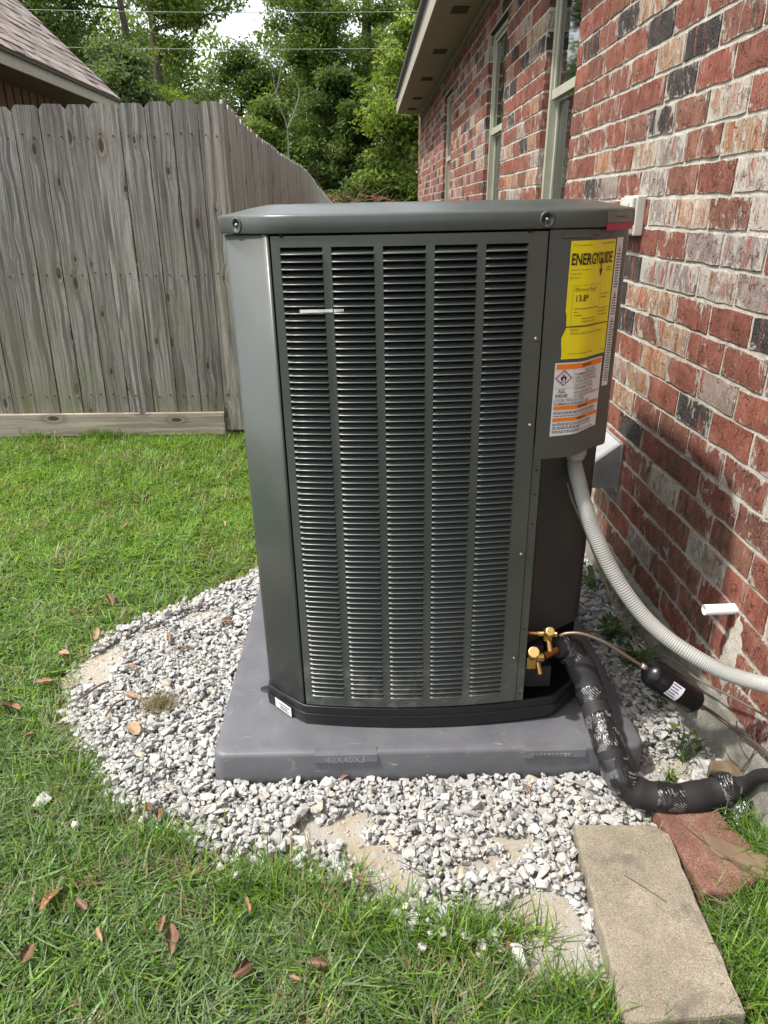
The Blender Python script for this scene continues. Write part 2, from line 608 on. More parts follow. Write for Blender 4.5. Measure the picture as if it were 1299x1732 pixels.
def tape_mat():
    n = NT('printed_black_tape')
    o = n.pos()
    s = n.noise(n.mapping(o, (1, 1.0, 1), rot=(0.4, 0.6, 0.9)), 38, 1, 0.4, 0.0)
    t = n.noise(n.mapping(o, (4.0, 0.5, 0.5), rot=(0.7, 0.3, 0.5)), 75, 3, 0.7, 1.5)
    hv = n.node('ShaderNodeTexWave', {'Vector': n.mapping(o, (1, 1, 1), rot=(0.5, 0.9, 0.6)), 'Scale': 75.0, 'Distortion': 3.0, 'Detail': 2.0, 'Detail Scale': 3.0}, wave_type='BANDS').outputs[1]
    m = n.math('MULTIPLY', n.ramp(s, [(0.59, 0.0), (0.61, 1.0)]), n.ramp(hv, [(0.66, 0.0), (0.76, 1.0)]))
    m = n.math('MULTIPLY', m, n.ramp(t, [(0.40, 0.0), (0.46, 1.0)]))
    c = n.mix(n.math('MULTIPLY', m, 0.4), (0.014, 0.014, 0.015), (0.55, 0.55, 0.56))
    wr = n.noise(n.mapping(o, (2.0, 0.7, 0.7), rot=(0.2, 0.5, 0.3)), 45, 4, 0.6, 0.8)
    return n.done(n.bsdf(c, 0.18, 0, 0.6, n.bump(wr, 0.75, 0.006), 0.3))


TAPE = tape_mat()
CONDUIT = flat_mat('white_conduit', (0.33, 0.33, 0.315), 0.5, 0, 0.4, 0, 0.2, 120)
PVC = flat_mat('white_pvc', (0.80, 0.80, 0.78), 0.35, 0, 0.5, 0, 0, var=0.05)
BRASS = flat_mat('brass', (0.46, 0.30, 0.10), 0.34, 1.0, 0.5)
BRASS_CAP = flat_mat('brass_cap', (0.62, 0.42, 0.16), 0.38, 0.9, 0.5)
COPPER = flat_mat('copper', (0.52, 0.22, 0.10), 0.32, 1.0, 0.5)
COPPER_OLD = flat_mat('dull_copper', (0.19, 0.14, 0.11), 0.38, 0.7, 0.5)
DRIER = flat_mat('black_drier_enamel', (0.006, 0.006, 0.007), 0.30, 0, 0.35, 0.0, var=0.02)
STEEL = flat_mat('zinc_screw', (0.20, 0.20, 0.20), 0.35, 0.8)
GALV = flat_mat('galvanised_sheet', (0.40, 0.41, 0.41), 0.55, 0.35, 0.5, 0, 0.5, 90, 0.25)
BEIGE = flat_mat('beige_box', (0.55, 0.54, 0.47), 0.5)
RED_TAG = flat_mat('red_tag', (0.36, 0.012, 0.045), 0.35)
PLATE = flat_mat('grey_plate', (0.15, 0.145, 0.135), 0.25, 0.5)
YELLOW = flat_mat('yellow_label', (0.80, 0.66, 0.01), 0.38, 0, 0.5, var=0.03)
WHITE_L = flat_mat('white_label', (0.68, 0.68, 0.71), 0.35, 0, 0.5, var=0.03)
ORANGE_L = flat_mat('orange_print', (0.78, 0.20, 0.01), 0.4, var=0.02)
INK = flat_mat('black_ink', (0.015, 0.014, 0.012), 0.5, var=0.0)
INK_DIM = flat_mat('faded_ink', (0.13, 0.12, 0.10), 0.5, var=0.0)
INK_YEL = flat_mat('ink_on_yellow', (0.25, 0.19, 0.01), 0.5, var=0.0)
RED_INK = flat_mat('red_ink', (0.30, 0.02, 0.04), 0.5, var=0.0)
TRIM = flat_mat('beige_window_trim', (0.40, 0.40, 0.32), 0.5, var=0.08)
SOFFIT = flat_mat('soffit_paint', (0.34, 0.32, 0.25), 0.7, var=0.08)
FASCIA = flat_mat('fascia_paint', (0.36, 0.33, 0.27), 0.6, var=0.08)
VENT_D = flat_mat('dark_vent', (0.10, 0.09, 0.06), 0.7)
IRON = flat_mat('dark_iron', (0.03, 0.028, 0.027), 0.6, 0.3)
ROOF_EDGE = flat_mat('roof_edge', (0.05, 0.045, 0.04), 0.7)
SIDING = flat_mat('neighbour_wall', (0.17, 0.10, 0.075), 0.85)


def glass_mat():
    n = NT('window_glass')
    return n.done(n.bsdf((0.012, 0.016, 0.018), 0.03, 0, 0.9, None, 0.5))


GLASS = glass_mat()


def stone_mat():
    n = NT('white_limestone')
    p = n.pos()
    i = n.node('ShaderNodeNewGeometry').outputs['Random Per Island']
    a = n.noise(p, 90, 5, 0.7)
    c = n.ramp(i, [(0.0, (0.30, 0.30, 0.29)), (0.25, (0.39, 0.39, 0.38)), (0.75, (0.48, 0.48, 0.465)), (0.93, (0.56, 0.555, 0.54)), (0.96, (0.50, 0.44, 0.34)), (1.0, (0.44, 0.39, 0.31))])
    c = n.mix(n.ramp(a, [(0.35, 0.45), (0.55, 0.0)]), c, (0.30, 0.29, 0.27))
    return n.done(n.bsdf(c, 0.9, 0, 0.25, n.bump(n.noise(p, 260, 4, 0.7), 0.7, 0.003)))


STONE = stone_mat()


def sand_mat():
    n = NT('sandy_fill')
    p = n.pos()
    a = n.noise(p, 26, 6, 0.75)
    b = n.noise(p, 380, 3, 0.8)
    c = n.ramp(a, [(0.3, (0.42, 0.34, 0.23)), (0.5, (0.54, 0.46, 0.335)), (0.7, (0.61, 0.55, 0.44))])
    dst = n.noise(p, 11, 4, 0.7)
    c = n.mix(n.ramp(dst, [(0.38, 0.0), (0.56, 0.85)]), c, (0.55, 0.54, 0.51))
    c = n.mix(n.ramp(b, [(0.35, 0.45), (0.50, 0.0)]), c, (0.28, 0.23, 0.17))
    c = n.mix(n.ramp(n.voro(p, 160), [(0.16, 0.7), (0.22, 0.0)]), c, (0.60, 0.58, 0.54))
    return n.done(n.bsdf(c, 0.95, 0, 0.15, n.bump(n.math('ADD', a, b), 1.0, 0.006)))


SAND = sand_mat()


def soil_mat():
    n = NT('lawn_soil')
    p = n.pos()
    a = n.noise(p, 3.2, 5, 0.65)
    b = n.noise(p, 130, 4, 0.8)
    c = n.ramp(b, [(0.3, (0.028, 0.036, 0.012)), (0.55, (0.055, 0.085, 0.022)), (0.75, (0.12, 0.12, 0.05))])
    c = n.mix(n.ramp(a, [(0.4, 0.0), (0.7, 0.4)]), c, (0.10, 0.085, 0.045))
    return n.done(n.bsdf(c, 0.95, 0, 0.1, n.bump(b, 1.0, 0.02)))


SOIL = soil_mat()


def leafy_mat(name, trans=0.35, rough=0.5, spec=0.35):
    n = NT(name)
    c = n.attr('tint')
    bs = n.bsdf(c, rough, 0, spec)
    tl = n.node('ShaderNodeBsdfTranslucent', {'Color': n.mix(1.0, c, (1.25, 1.25, 0.6), 'MULTIPLY')}).outputs[0]
    m = n.node('ShaderNodeMixShader', {0: trans})
    n.t.links.new(bs, m.inputs[1])
    n.t.links.new(tl, m.inputs[2])
    return n.done(m.outputs[0])


GRASS = leafy_mat('grass_blades', 0.40, 0.40, 0.4)
FOLIAGE = leafy_mat('tree_leaves', 0.45, 0.5, 0.35)
WEED = leafy_mat('weed_leaves', 0.3, 0.45)


def bark_mat(name, c0, c1):
    n = NT(name)
    p = n.pos()
    a = n.noise(n.mapping(p, (6, 6, 1.0)), 4, 5, 0.7)
    return n.done(n.bsdf(n.ramp(a, [(0.35, c0), (0.65, c1)]), 0.95, 0, 0.1, n.bump(a, 1.0, 0.05)))


BARK = bark_mat('bark', (0.055, 0.045, 0.035), (0.15, 0.125, 0.10))
DEADWOOD = bark_mat('bleached_wood', (0.17, 0.16, 0.13), (0.30, 0.28, 0.24))


def dry_leaf_mat():
    n = NT('dry_leaf')
    o = n.tc.outputs['Object']
    r = n.rand()
    a = n.noise(n.add(o, n.combine(r, r, r)), 70, 4, 0.7)
    c0 = n.ramp(r, [(0.0, (0.085, 0.045, 0.028)), (0.35, (0.19, 0.085, 0.045)), (0.6, (0.26, 0.115, 0.055)), (0.8, (0.24, 0.155, 0.10)), (1.0, (0.36, 0.24, 0.14))])
    c = n.mix(n.ramp(a, [(0.35, 0.6), (0.6, 0.0)]), c0, n.mix(0.6, c0, (0.05, 0.025, 0.015)))
    yv = n.sep(o)[1]
    vein = n.ramp(n.math('ABSOLUTE', yv), [(0.0, 1.0), (0.0012, 0.0)])
    c = n.mix(n.math('MULTIPLY', vein, 0.5), c, (0.40, 0.26, 0.15))
    return n.done(n.bsdf(c, 0.6, 0, 0.35, n.bump(a, 0.6, 0.002)))


DRYLEAF = dry_leaf_mat()


def shingle_mat():
    n = NT('asphalt_shingle')
    r = n.node('ShaderNodeNewGeometry').outputs['Random Per Island']
    r2 = n.rand()
    k = n.math('FRACT', n.math('ADD', r, n.math('MULTIPLY', r2, 7.31)))
    c = n.ramp(k, [(0.0, (0.22, 0.18, 0.165)), (0.4, (0.33, 0.275, 0.25)), (0.75, (0.40, 0.34, 0.31)), (1.0, (0.27, 0.235, 0.22))])
    g = n.noise(n.pos(), 120, 2, 0.8)
    c = n.mix(n.ramp(g, [(0.3, 0.35), (0.6, 0.0)]), c, (0.10, 0.08, 0.07))
    return n.done(n.bsdf(c, 0.95, 0, 0.1, n.bump(g, 0.6, 0.004)))


SHINGLE = shingle_mat()

# ------------------------------------------------------------------ ground
GRAVEL = [(-0.416, 2.34), (-0.486, 2.27), (-0.594, 2.15), (-0.743, 2.02), (-0.846, 1.91), (-0.905, 1.78), (-0.862, 1.62), (-0.81, 1.485),
          (-0.69, 1.341), (-0.60, 1.225), (-0.475, 1.154), (-0.356, 1.080), (-0.287, 1.045), (-0.189, 1.055), (-0.111, 1.005), (0.01, 0.93),
          (0.122, 0.885), (0.185, 0.845), (0.24, 0.80), (0.325, 0.745), (0.40, 0.705), (0.44, 0.72), (0.46, 1.05), (0.62, 1.10),
          (0.67, 1.13), (0.80, 1.19), (0.87, 1.22), (0.875, 2.62), (-0.25, 2.62)]
SANDY = [(-0.075, 1.125, 0.085, 0.045, 0.9), (0.0, 1.045, 0.09, 0.055, 0.85), (0.045, 0.975, 0.055, 0.06, 0.9), (0.30, 0.875, 0.11, 0.085, 0.95), (0.36, 0.78, 0.10, 0.08, 0.95),
         (0.30, 1.075, 0.045, 0.03, 0.9), (0.23, 1.02, 0.09, 0.03, 0.45), (-0.84, 1.74, 0.085, 0.11, 0.95), (-0.56, 2.02, 0.09, 0.05, 0.5),
         (-0.70, 1.92, 0.08, 0.05, 0.45), (0.72, 1.275, 0.06, 0.05, 0.6), (0.19, 0.90, 0.045, 0.05, 0.7)]


def sandiness(x, y):
    s = np.zeros(np.shape(x))
    w = (vnoise(x, y, 0.05, 3) - 0.5) * 0.9
    for cx, cy, rx, ry, a in SANDY:
        d = np.sqrt(((x - cx) / rx) ** 2 + ((y - cy) / ry) ** 2) + w
        s = np.maximum(s, a * np.clip((1.15 - d) / 0.35, 0, 1))
    return s


def ground_h(x, y):
    h = (vnoise(x, y, 0.35, 1) - 0.5) * 0.012 + (vnoise(x, y, 0.09, 2) - 0.5) * 0.006
    t = np.clip((np.asarray(x) - 0.64) / 0.2, 0, 1)
    return h + 0.03 * t * t


# far sheet with a finer lawn patch near the camera
mk('ground', [(-300, -300, -0.06), (300, -300, -0.06), (300, 300, -0.06), (-300, 300, -0.06)], [(0, 1, 2, 3)], SOIL)
struct(bpy.data.objects['ground'])


def sheet(name, x0, x1, y0, y1, step, zf, mat, mask=None):
    xs = np.arange(x0, x1 + step * 0.5, step)
    ys = np.arange(y0, y1 + step * 0.5, step)
    X, Y = np.meshgrid(xs, ys)
    Z = zf(X, Y)
    v = np.stack([X, Y, Z], -1).reshape(-1, 3)
    nx = len(xs)
    i, j = np.meshgrid(np.arange(len(xs) - 1), np.arange(len(ys) - 1))
    a = (j * nx + i).ravel()
    f = np.stack([a, a + 1, a + nx + 1, a + nx], 1)
    if mask is not None:
        c = v[f].mean(1)
        f = f[mask(c[:, 0], c[:, 1])]
    return mk(name, v, f, mat, None, True)


struct(sheet('lawn', -8.0, 0.87, -1.5, 20.0, 0.1, lambda x, y: -0.022 + ground_h(x, y), SOIL))


def sand_mask(x, y):
    return inpoly(x, y, GRAVEL) | (polydist(x, y, GRAVEL) < 0.035 * vnoise(x, y, 0.06, 5))


struct(sheet('sand_bed', -1.0, 0.875, 0.6, 2.7, 0.01, lambda x, y: -0.012 + ground_h(x, y), SAND, sand_mask))

# ------------------------------------------------------------------ brick house
COURSE, BL = 0.0813, 0.2005
BED0 = CAM_H - 0.0496            # height of the bed joint at eye level
Y0J = 0.4583                     # a head joint
WX = 0.8627                      # brick face plane
FOUND_T = 0.146
WALL_Y0, WALL_Y1 = -1.2, 12.0
WALL_TOP = 2.60
OPEN = [(3.24, 3.80, 0.74, 2.325), (4.85, 5.50, 0.74, 2.325), (7.62, 8.31, 0.74, 2.325)]

house = empty('brick_house', (WX, 3.0, 0.0))
tag(house, 'red brick house wall with three beige windows and an eave behind the unit', 'house')
HL = Vector(house.location)


def hp(v):
    return [(p[0] - HL.x, p[1] - HL.y, p[2] - HL.z) for p in v]


# mortar body as one sheet with window openings, returned into the reveals
ys = sorted({WALL_Y0, WALL_Y1, *[o[0] - 0.004 for o in OPEN], *[o[1] + 0.004 for o in OPEN]})
zs = sorted({FOUND_T - 0.002, WALL_TOP, OPEN[0][2] - 0.004, OPEN[0][3] + 0.004})
XM = WX + 0.0042
mb = MB()
for a, b in zip(ys[:-1], ys[1:]):
    for c, d in zip(zs[:-1], zs[1:]):
        my, mz = (a + b) / 2, (c + d) / 2
        if any(o[0] < my < o[1] and o[2] < mz < o[3] for o in OPEN):
            for (p, q) in (((XM, a, c), (XM, a, d)), ((XM, b, c), (XM, b, d)), ((XM, a, d), (XM, b, d)), ((XM, a, c), (XM, b, c))):
                mb.add([p, q, (XM + 0.12, q[1], q[2]), (XM + 0.12, p[1], p[2])], [(0, 1, 2, 3)])
            continue
        mb.add([(XM, a, c), (XM, b, c), (XM, b, d), (XM, a, d)], [(0, 1, 2, 3)])
mb.add([(XM, WALL_Y1, FOUND_T), (XM, WALL_Y1, WALL_TOP), (XM + 6, WALL_Y1, WALL_TOP), (XM + 6, WALL_Y1, FOUND_T)], [(0, 1, 2, 3)])
mb.add([(XM, WALL_Y0, FOUND_T), (XM, WALL_Y0, WALL_TOP), (XM + 6, WALL_Y0, WALL_TOP), (XM + 6, WALL_Y0, FOUND_T)], [(0, 1, 2, 3)])
mb.v = hp(mb.v)
wall = mb.mk('wall', MORTAR, house)

# which face colour each brick near the camera has in the photograph: R red, B brown red, K charcoal, P pale, T tan, S smeared white
ROWMAP = {
    -6: {10: 'R', 9: 'K', 8: 'R', 7: 'R', 6: 'R'}, -5: {9: 'R', 8: 'T', 7: 'K', 6: 'B', 10: 'R', 5: 'B'},
    -4: {10: 'R', 9: 'R', 8: 'K', 7: 'R', 6: 'R', 11: 'R', 5: 'R'}, -3: {9: 'B', 8: 'K', 7: 'B', 6: 'S', 5: 'R', 10: 'R', 11: 'R'},
    -2: {11: 'T', 10: 'R', 9: 'T', 8: 'P', 7: 'B', 6: 'T', 5: 'R'}, -1: {9: 'R', 8: 'P', 7: 'B', 6: 'R', 5: 'S', 10: 'P', 11: 'K'},
    0: {10: 'R', 9: 'R', 8: 'P', 7: 'S', 6: 'B', 5: 'S'}, 1: {8: 'R', 7: 'R', 6: 'P', 5: 'P', 4: 'R', 9: 'R'},
    2: {9: 'K', 8: 'P', 7: 'P', 6: 'S', 5: 'P', 4: 'T'}, 3: {8: 'T', 7: 'T', 6: 'R', 5: 'R', 4: 'K', 9: 'K'},
    4: {9: 'K', 8: 'B', 7: 'T', 6: 'R', 5: 'R', 4: 'R'}, 5: {8: 'R', 7: 'T', 6: 'R', 5: 'P', 4: 'R', 9: 'R'},
    6: {9: 'P', 8: 'T', 7: 'R', 6: 'K', 5: 'R', 4: 'R'}, 7: {8: 'T', 7: 'R', 6: 'B', 5: 'R', 4: 'R', 9: 'R'},
    8: {9: 'R', 8: 'K', 7: 'R', 6: 'B', 5: 'R', 4: 'B', 3: 'R'}, 9: {8: 'R', 7: 'B', 6: 'S', 5: 'B', 4: 'B', 3: 'R'},
    10: {9: 'P', 8: 'R', 7: 'B', 6: 'B', 5: 'P', 4: 'R', 3: 'R'}, 11: {9: 'P', 8: 'P', 7: 'R', 6: 'B', 5: 'B', 4: 'R'},
    12: {9: 'T', 8: 'R', 7: 'P', 6: 'B', 5: 'B', 4: 'R'}, 13: {8: 'B', 7: 'B', 6: 'B', 5: 'R', 4: 'R'}}
CODE = 'RBKPTS'


def brick_geo(seed, nx=5, nz=3):
    r = random.Random(seed)
    v, f = [], []
    for j in range(nz + 1):
        for i in range(nx + 1):
            yy = -0.5 + i / nx
            zz = -0.5 + j / nz
            e = (i in (0, nx)) or (j in (0, nz))
            x = (0.0012 if e else 0.0) + r.uniform(-0.0007, 0.0007)
            v.append([x, yy + (r.uniform(-0.010, 0.010) if i in (0, nx) else 0), zz + (r.uniform(-0.035, 0.030) if j in (0, nz) else 0)])
    for j in range(nz):
        for i in range(nx):
            a = j * (nx + 1) + i
            f.append((a, a + nx + 1, a + nx + 2, a + 1))
    ring = [i for i in range(nx + 1)] + [(j + 1) * (nx + 1) - 1 for j in range(1, nz + 1)] + [nz * (nx + 1) + i for i in range(nx - 1, -1, -1)] + [j * (nx + 1) for j in range(nz - 1, 0, -1)]
    b = len(v)
    for k in ring:
        v.append([0.060, v[k][1], v[k][2]])
    n = len(ring)
    for k in range(n):
        f.append((ring[k], ring[(k + 1) % n], b + (k + 1) % n, b + k))
    return np.array(v), f


NVAR = 10
GEOS = [brick_geo(i) for i in range(NVAR)]
EDGE = np.array([1.0 if (i in (0, 5) or j in (0, 3)) else 0.0 for j in range(4) for i in range(6)] + [0.0] * (len(GEOS[0][0]) - 24))
BRICK_MESH = {}
bl = []
i0 = -17
for i in range(i0, 14):
    zc = BED0 - COURSE * (i - 0.5)
    if zc + COURSE / 2 > WALL_TOP + 0.05:
        continue
    ph = 0.5 if i % 2 else 0.0
    k = int((WALL_Y0 - Y0J) / BL) - 1
    while Y0J + BL * (k + ph) < WALL_Y1:
        a = Y0J + BL * (k + ph) + 0.005
        b = a + BL - 0.010
        z0, z1 = zc - COURSE / 2 + 0.0062, zc + COURSE / 2 - 0.0062
        segs = [(max(a, WALL_Y0), min(b, WALL_Y1))]
        for o in OPEN:
            if o[2] < zc < o[3]:
                ns = []
                for s, e in segs:
                    if e <= o[0] or s >= o[1]:
                        ns.append((s, e))
                    else:
                        if s < o[0]:
                            ns.append((s, o[0]))
                        if e > o[1]:
                            ns.append((o[1], e))
                segs = ns
        for s, e in segs:
            if e - s < 0.025:
                continue
            code = ROWMAP.get(i, {}).get(k)
            rr = random.random()
            if code is None:
                code = 'R' if rr < 0.50 else 'B' if rr < 0.66 else 'K' if rr < 0.77 else 'P' if rr < 0.88 else 'T' if rr < 0.95 else 'S'
                if i <= -2 and s > 3.8 and rr > 0.35:
                    code = random.choice('BKPTR')
            yc = (s + e) / 2
            A = px((WX, s, zc))
            B = px((WX, e, zc))
            C = px((WX, yc, z1))
            D = px((WX, yc, z0))
            vis = A[2] > 0.2 and B[0] < 1320 and A[0] > 0 and -40 < C[1] < 1760 and B[2] > 0.2 and A[1] > -60
            if yc > 0 and B[0] < 1040 and D[1] > 345:
                vis = False
            if s < 0.9:
                vis = False
            size = abs(A[0] - B[0]) * abs(C[1] - D[1]) if vis else 0
            bl.append((size, s, e, zc, z1 - z0, code))
        k += 1
bl.sort(key=lambda t: -t[0])


def brick_mesh(var, ci, tint):
    key = (var, ci, tint)
    if key not in BRICK_MESH:
        gv, gf = GEOS[var]
        rr = random.Random(tint * 31 + 5)
        t = np.tile([[rr.random(), rr.random(), 0.0]], (len(gv), 1))
        t[:, 2] = EDGE
        BRICK_MESH[key] = mesh_of('brick', gv, gf, [BR[ci]], False, None, t)
    return BRICK_MESH[key]


for (size, s, e, zc, h, code) in bl[:300]:
    ci = CODE.index(code)
    me = brick_mesh(random.randrange(NVAR), ci, random.randrange(9))
    o = bpy.data.objects.new('brick', me)
    o.scale = (1, e - s, h)
    o.location = (random.uniform(-0.0012, 0.0008), (s + e) / 2 - HL.y, zc + random.uniform(-0.0012, 0.0012) - HL.z)
    o.rotation_euler = (random.uniform(-0.008, 0.008), 0, random.uniform(-0.01, 0.01))
    link(o, wall)
V, F, MI, TT = [], [], [], []
base = 0
for (size, s, e, zc, h, code) in bl[300:]:
    gv, gf = GEOS[random.randrange(NVAR)]
    w = gv.copy()
    w[:, 1] = w[:, 1] * (e - s) + (s + e) / 2 - HL.y
    w[:, 2] = w[:, 2] * h + zc - HL.z
    w[:, 0] += random.uniform(-0.0018, 0.0014)
    V.append(w)
    F += [tuple(q + base for q in g) for g in gf]
    MI += [CODE.index(code)] * len(gf)
    t = np.tile(rng.random((1, 3)), (len(w), 1))
    t[:, 2] = EDGE
    TT.append(t)
    base += len(w)
o = mk('bricks', np.concatenate(V), F, BR, wall, False, mi=MI, attr=np.concatenate(TT))
stuff(o)

# foundation: poured edge with a rough skirt that flares at the foot
xs_ = []
mbv, mbf = [], []
yy = np.arange(WALL_Y0, WALL_Y1 + 0.001, 0.04)
prof = [(0.93, FOUND_T), (0.854, FOUND_T - 0.001), (0.850, 0.135), (0.849, 0.10), (0.846, 0.06), (0.835, 0.03), (0.822, -0.05)]
for a, y in enumerate(yy):
    fl = 0.45 * math.exp(-((y - 1.42) / 0.10) ** 2)
    for b, (x, z) in enumerate(prof):
        nz = mnoise.noise(Vector((y * 9, b * 1.7, 0.3)))
        dx = -fl * (0.055 * max(0, b - 2) / 3) + nz * (0.004 if 0 < b else 0)
        mbv.append((x + dx, y, z + (nz * 0.003 if b > 1 else 0)))
m_ = len(prof)
for a in range(len(yy) - 1):
    for b in range(m_ - 1):
        i = a * m_ + b
        mbf.append((i, i + 1, i + m_ + 1, i + m_))
mk('foundation', hp(mbv), mbf, CONC_FOUND, house, True)
# smeared mortar blob round the drain stub
mbv, mbf = [], []
for j in range(13):
    for i in range(9):
        u, w = i / 8 * 2 - 1, j / 12 * 2 - 1
        y = 1.36 + u * 0.045 - w * 0.01
        z = 0.27 + w * 0.11
        d = max(0, 1 - (u * u + w * w * 0.9))
        nz = mnoise.noise(Vector((y * 40, z * 40, 0)))
        mbv.append((WX + 0.004 - d * 0.012 * (0.8 + nz), y, z))
for j in range(12):
    for i in range(8):
        a = j * 9 + i
        mbf.append((a, a + 1, a + 10, a + 9))
mk('mortar_patch', hp(mbv), mbf, MORTAR, house, True)

# windows
for wi, (a, b, c, d) in enumerate(OPEN):
    w = empty('window', (0, (a + b) / 2 - HL.y, (c + d) / 2), house)
    cy, cz = (a + b) / 2, (c + d) / 2

    def wp(m):
        m.v = [(p[0] - HL.x, p[1] - cy, p[2] - cz) for p in m.v]
        return m
    m = MB()
    fx0, fx1 = WX + 0.030, WX + 0.10
    t = 0.030
    m.box(fx0, fx1, a + 0.002, a + t, c, d).box(fx0, fx1, b - t, b - 0.002, c, d)
    m.box(fx0, fx1, a + t, b - t, d - t, d).box(fx0, fx1, a + t, b - t, c, c + t)
    wp(m).mk('frame', TRIM, w, bevel=0.003)
    m = MB()
    mz = 1.745
    s = 0.022
    x0, x1 = WX + 0.042, WX + 0.062
    m.box(x0, x1, a + t, a + t + s, mz - 0.015, d - t).box(x0, x1, b - t - s, b - t, mz - 0.015, d - t)
    m.box(x0 - 0.010, x1, a + t + s, b - t - s, mz - 0.020, mz + 0.020).box(x0, x1, a + t + s, b - t - s, d - t - s, d - t)
    wp(m).mk('upper_sash', TRIM, w, bevel=0.002)
    m = MB()
    x0, x1 = WX + 0.066, WX + 0.086
    m.box(x0, x1, a + t, a + t + s, c + t, mz - 0.022).box(x0, x1, b - t - s, b - t, c + t, mz - 0.022)
    m.box(x0, x1, a + t + s, b - t - s, c + t, c + t + s)
    wp(m).mk('lower_sash', TRIM, w, bevel=0.002)
    m = MB().box(WX + 0.052, WX + 0.055, a + t + s, b - t - s, mz + 0.02, d - t - s)
    m.box(WX + 0.076, WX + 0.079, a + t + s, b - t - s, c + t + s, mz - 0.022)
    wp(m).mk('glass', GLASS, w)
    m = MB().box(WX + 0.004, WX + 0.10, a - 0.06, b + 0.06, d + 0.001, d + 0.009)
    wp(m).mk('lintel', IRON, w)
    m = MB()
    n = 6
    for q in range(n):
        ya = a + (b - a) * q / n + 0.004
        yb = a + (b - a) * (q + 1) / n - 0.004
        m.box(WX - 0.018, WX + 0.05, ya, yb, c - 0.055, c - 0.002)
    o = wp(m).mk('sill', BR[0], w, bevel=0.003)
    o.data.color_attributes.new('tint', 'FLOAT_COLOR', 'POINT')

# eave
EX, EZ = 0.52, 2.555
m = MB().box(EX + 0.012, WX + 0.004, -1.6, 11.66, EZ, EZ + 0.012)
m.v = hp(m.v)
m.mk('soffit', SOFFIT, house)
m = MB().box(WX - 0.022, WX - 0.001, -1.6, 11.62, EZ - 0.045, EZ - 0.001)
m.v = hp(m.v)
m.mk('frieze', SOFFIT, house, bevel=0.003)
m = MB().box(EX - 0.012, EX + 0.012, -1.6, 11.66, EZ - 0.014, EZ + 0.16)
m.v = hp(m.v)
m.mk('fascia', FASCIA, house, bevel=0.003)
m = MB()
m.add([(EX - 0.05, -1.7, EZ + 0.165), (EX - 0.05, 11.72, EZ + 0.165), (5.0, 11.72, EZ + 4.4), (5.0, -1.7, EZ + 4.4),
       (EX - 0.05, -1.7, EZ + 0.20), (EX - 0.05, 11.72, EZ + 0.20), (5.0, 11.72, EZ + 4.44), (5.0, -1.7, EZ + 4.44)],
      [(0, 1, 2, 3), (7, 6, 5, 4), (0, 4, 5, 1), (1, 5, 6, 2), (2, 6, 7, 3), (3, 7, 4, 0)])
m.v = hp(m.v)
m.mk('roof', ROOF_EDGE, house)
m = MB().add([(EX, 11.655, EZ + 0.01), (WX, 11.655, EZ + 0.01), (WX, 11.655, EZ + 0.5), (EX, 11.655, EZ + 0.17)], [(0, 1, 2, 3)])
m.v = hp(m.v)
m.mk('eave_return', FASCIA, house)
for y in (4.55, 5.9, 7.3, 8.7, 10.1, 11.1):
    m = MB().box(-0.06, 0.06, -0.10, 0.10, -0.003, 0.0)
    for q in range(5):
        m.box(-0.055, 0.055, -0.09 + q * 0.038, -0.076 + q * 0.038, -0.006, -0.003)
    m.mk('soffit_vent', VENT_D, house, loc=(0.705 - HL.x, y - HL.y, EZ - 0.001))

# ------------------------------------------------------------------ equipment pad
PX0, PX1, PY0, PY1, PZ = -0.374, 0.654, 1.262, 2.285, 0.085
pad = empty('equipment_pad', ((PX0 + PX1) / 2, (PY0 + PY1) / 2, 0))
tag(pad, 'square grey plastic pad lying on white gravel under the air conditioner', 'pad')
PL = Vector(pad.location)


def rrect(x0, x1, y0, y1, r, n=5):
    out = []
    for cx, cy, a0 in ((x1 - r, y1 - r, 0), (x0 + r, y1 - r, 90), (x0 + r, y0 + r, 180), (x1 - r, y0 + r, 270)):
        for k in range(n + 1):
            a = math.radians(a0 + 90 * k / n)
            out.append((cx + r * math.cos(a), cy + r * math.sin(a)))
    return out


def stack(rings, cap_top=True, cap_bot=True):
    n = len(rings[0][0])
    v, f = [], []
    for poly, z in rings:
        v += [(p[0], p[1], z) for p in poly]
    for k in range(len(rings) - 1):
        for i in range(n):
            f.append((k * n + i, k * n + (i + 1) % n, (k + 1) * n + (i + 1) % n, (k + 1) * n + i))
    if cap_bot:
        f.append(tuple(range(n))[::-1])
    if cap_top:
        f.append(tuple(range((len(rings) - 1) * n, len(rings) * n)))
    return v, f


def padring(off, z):
    return (rrect(PX0 + off - PL.x, PX1 - off - PL.x, PY0 + off - PL.y, PY1 - off - PL.y, 0.03), z)


v, f = stack([padring(-0.004, -0.045), padring(-0.001, 0.02), padring(0.002, 0.075), padring(0.0045, 0.082), padring(0.010, PZ), padring(0.03, PZ + 0.0004)])
mk('slab', v, f, PAD, pad, True)


def text_geo(s, size, ax='LEFT', bold=0.0):
    cu = bpy.data.curves.new('t', 'FONT')
    cu.body = s
    cu.size = size
    cu.align_x = ax
    cu.resolution_u = 2
    cu.offset = bold * size
    ob = bpy.data.objects.new('t', cu)
    COL.objects.link(ob)
    dg = bpy.context.evaluated_depsgraph_get()
    me = ob.evaluated_get(dg).to_mesh()
    v = [tuple(p.co) for p in me.vertices]
    f = [tuple(p.vertices) for p in me.polygons]
    ob.evaluated_get(dg).to_mesh_clear()
    bpy.data.objects.remove(ob)
    bpy.data.curves.remove(cu)
    return v, f


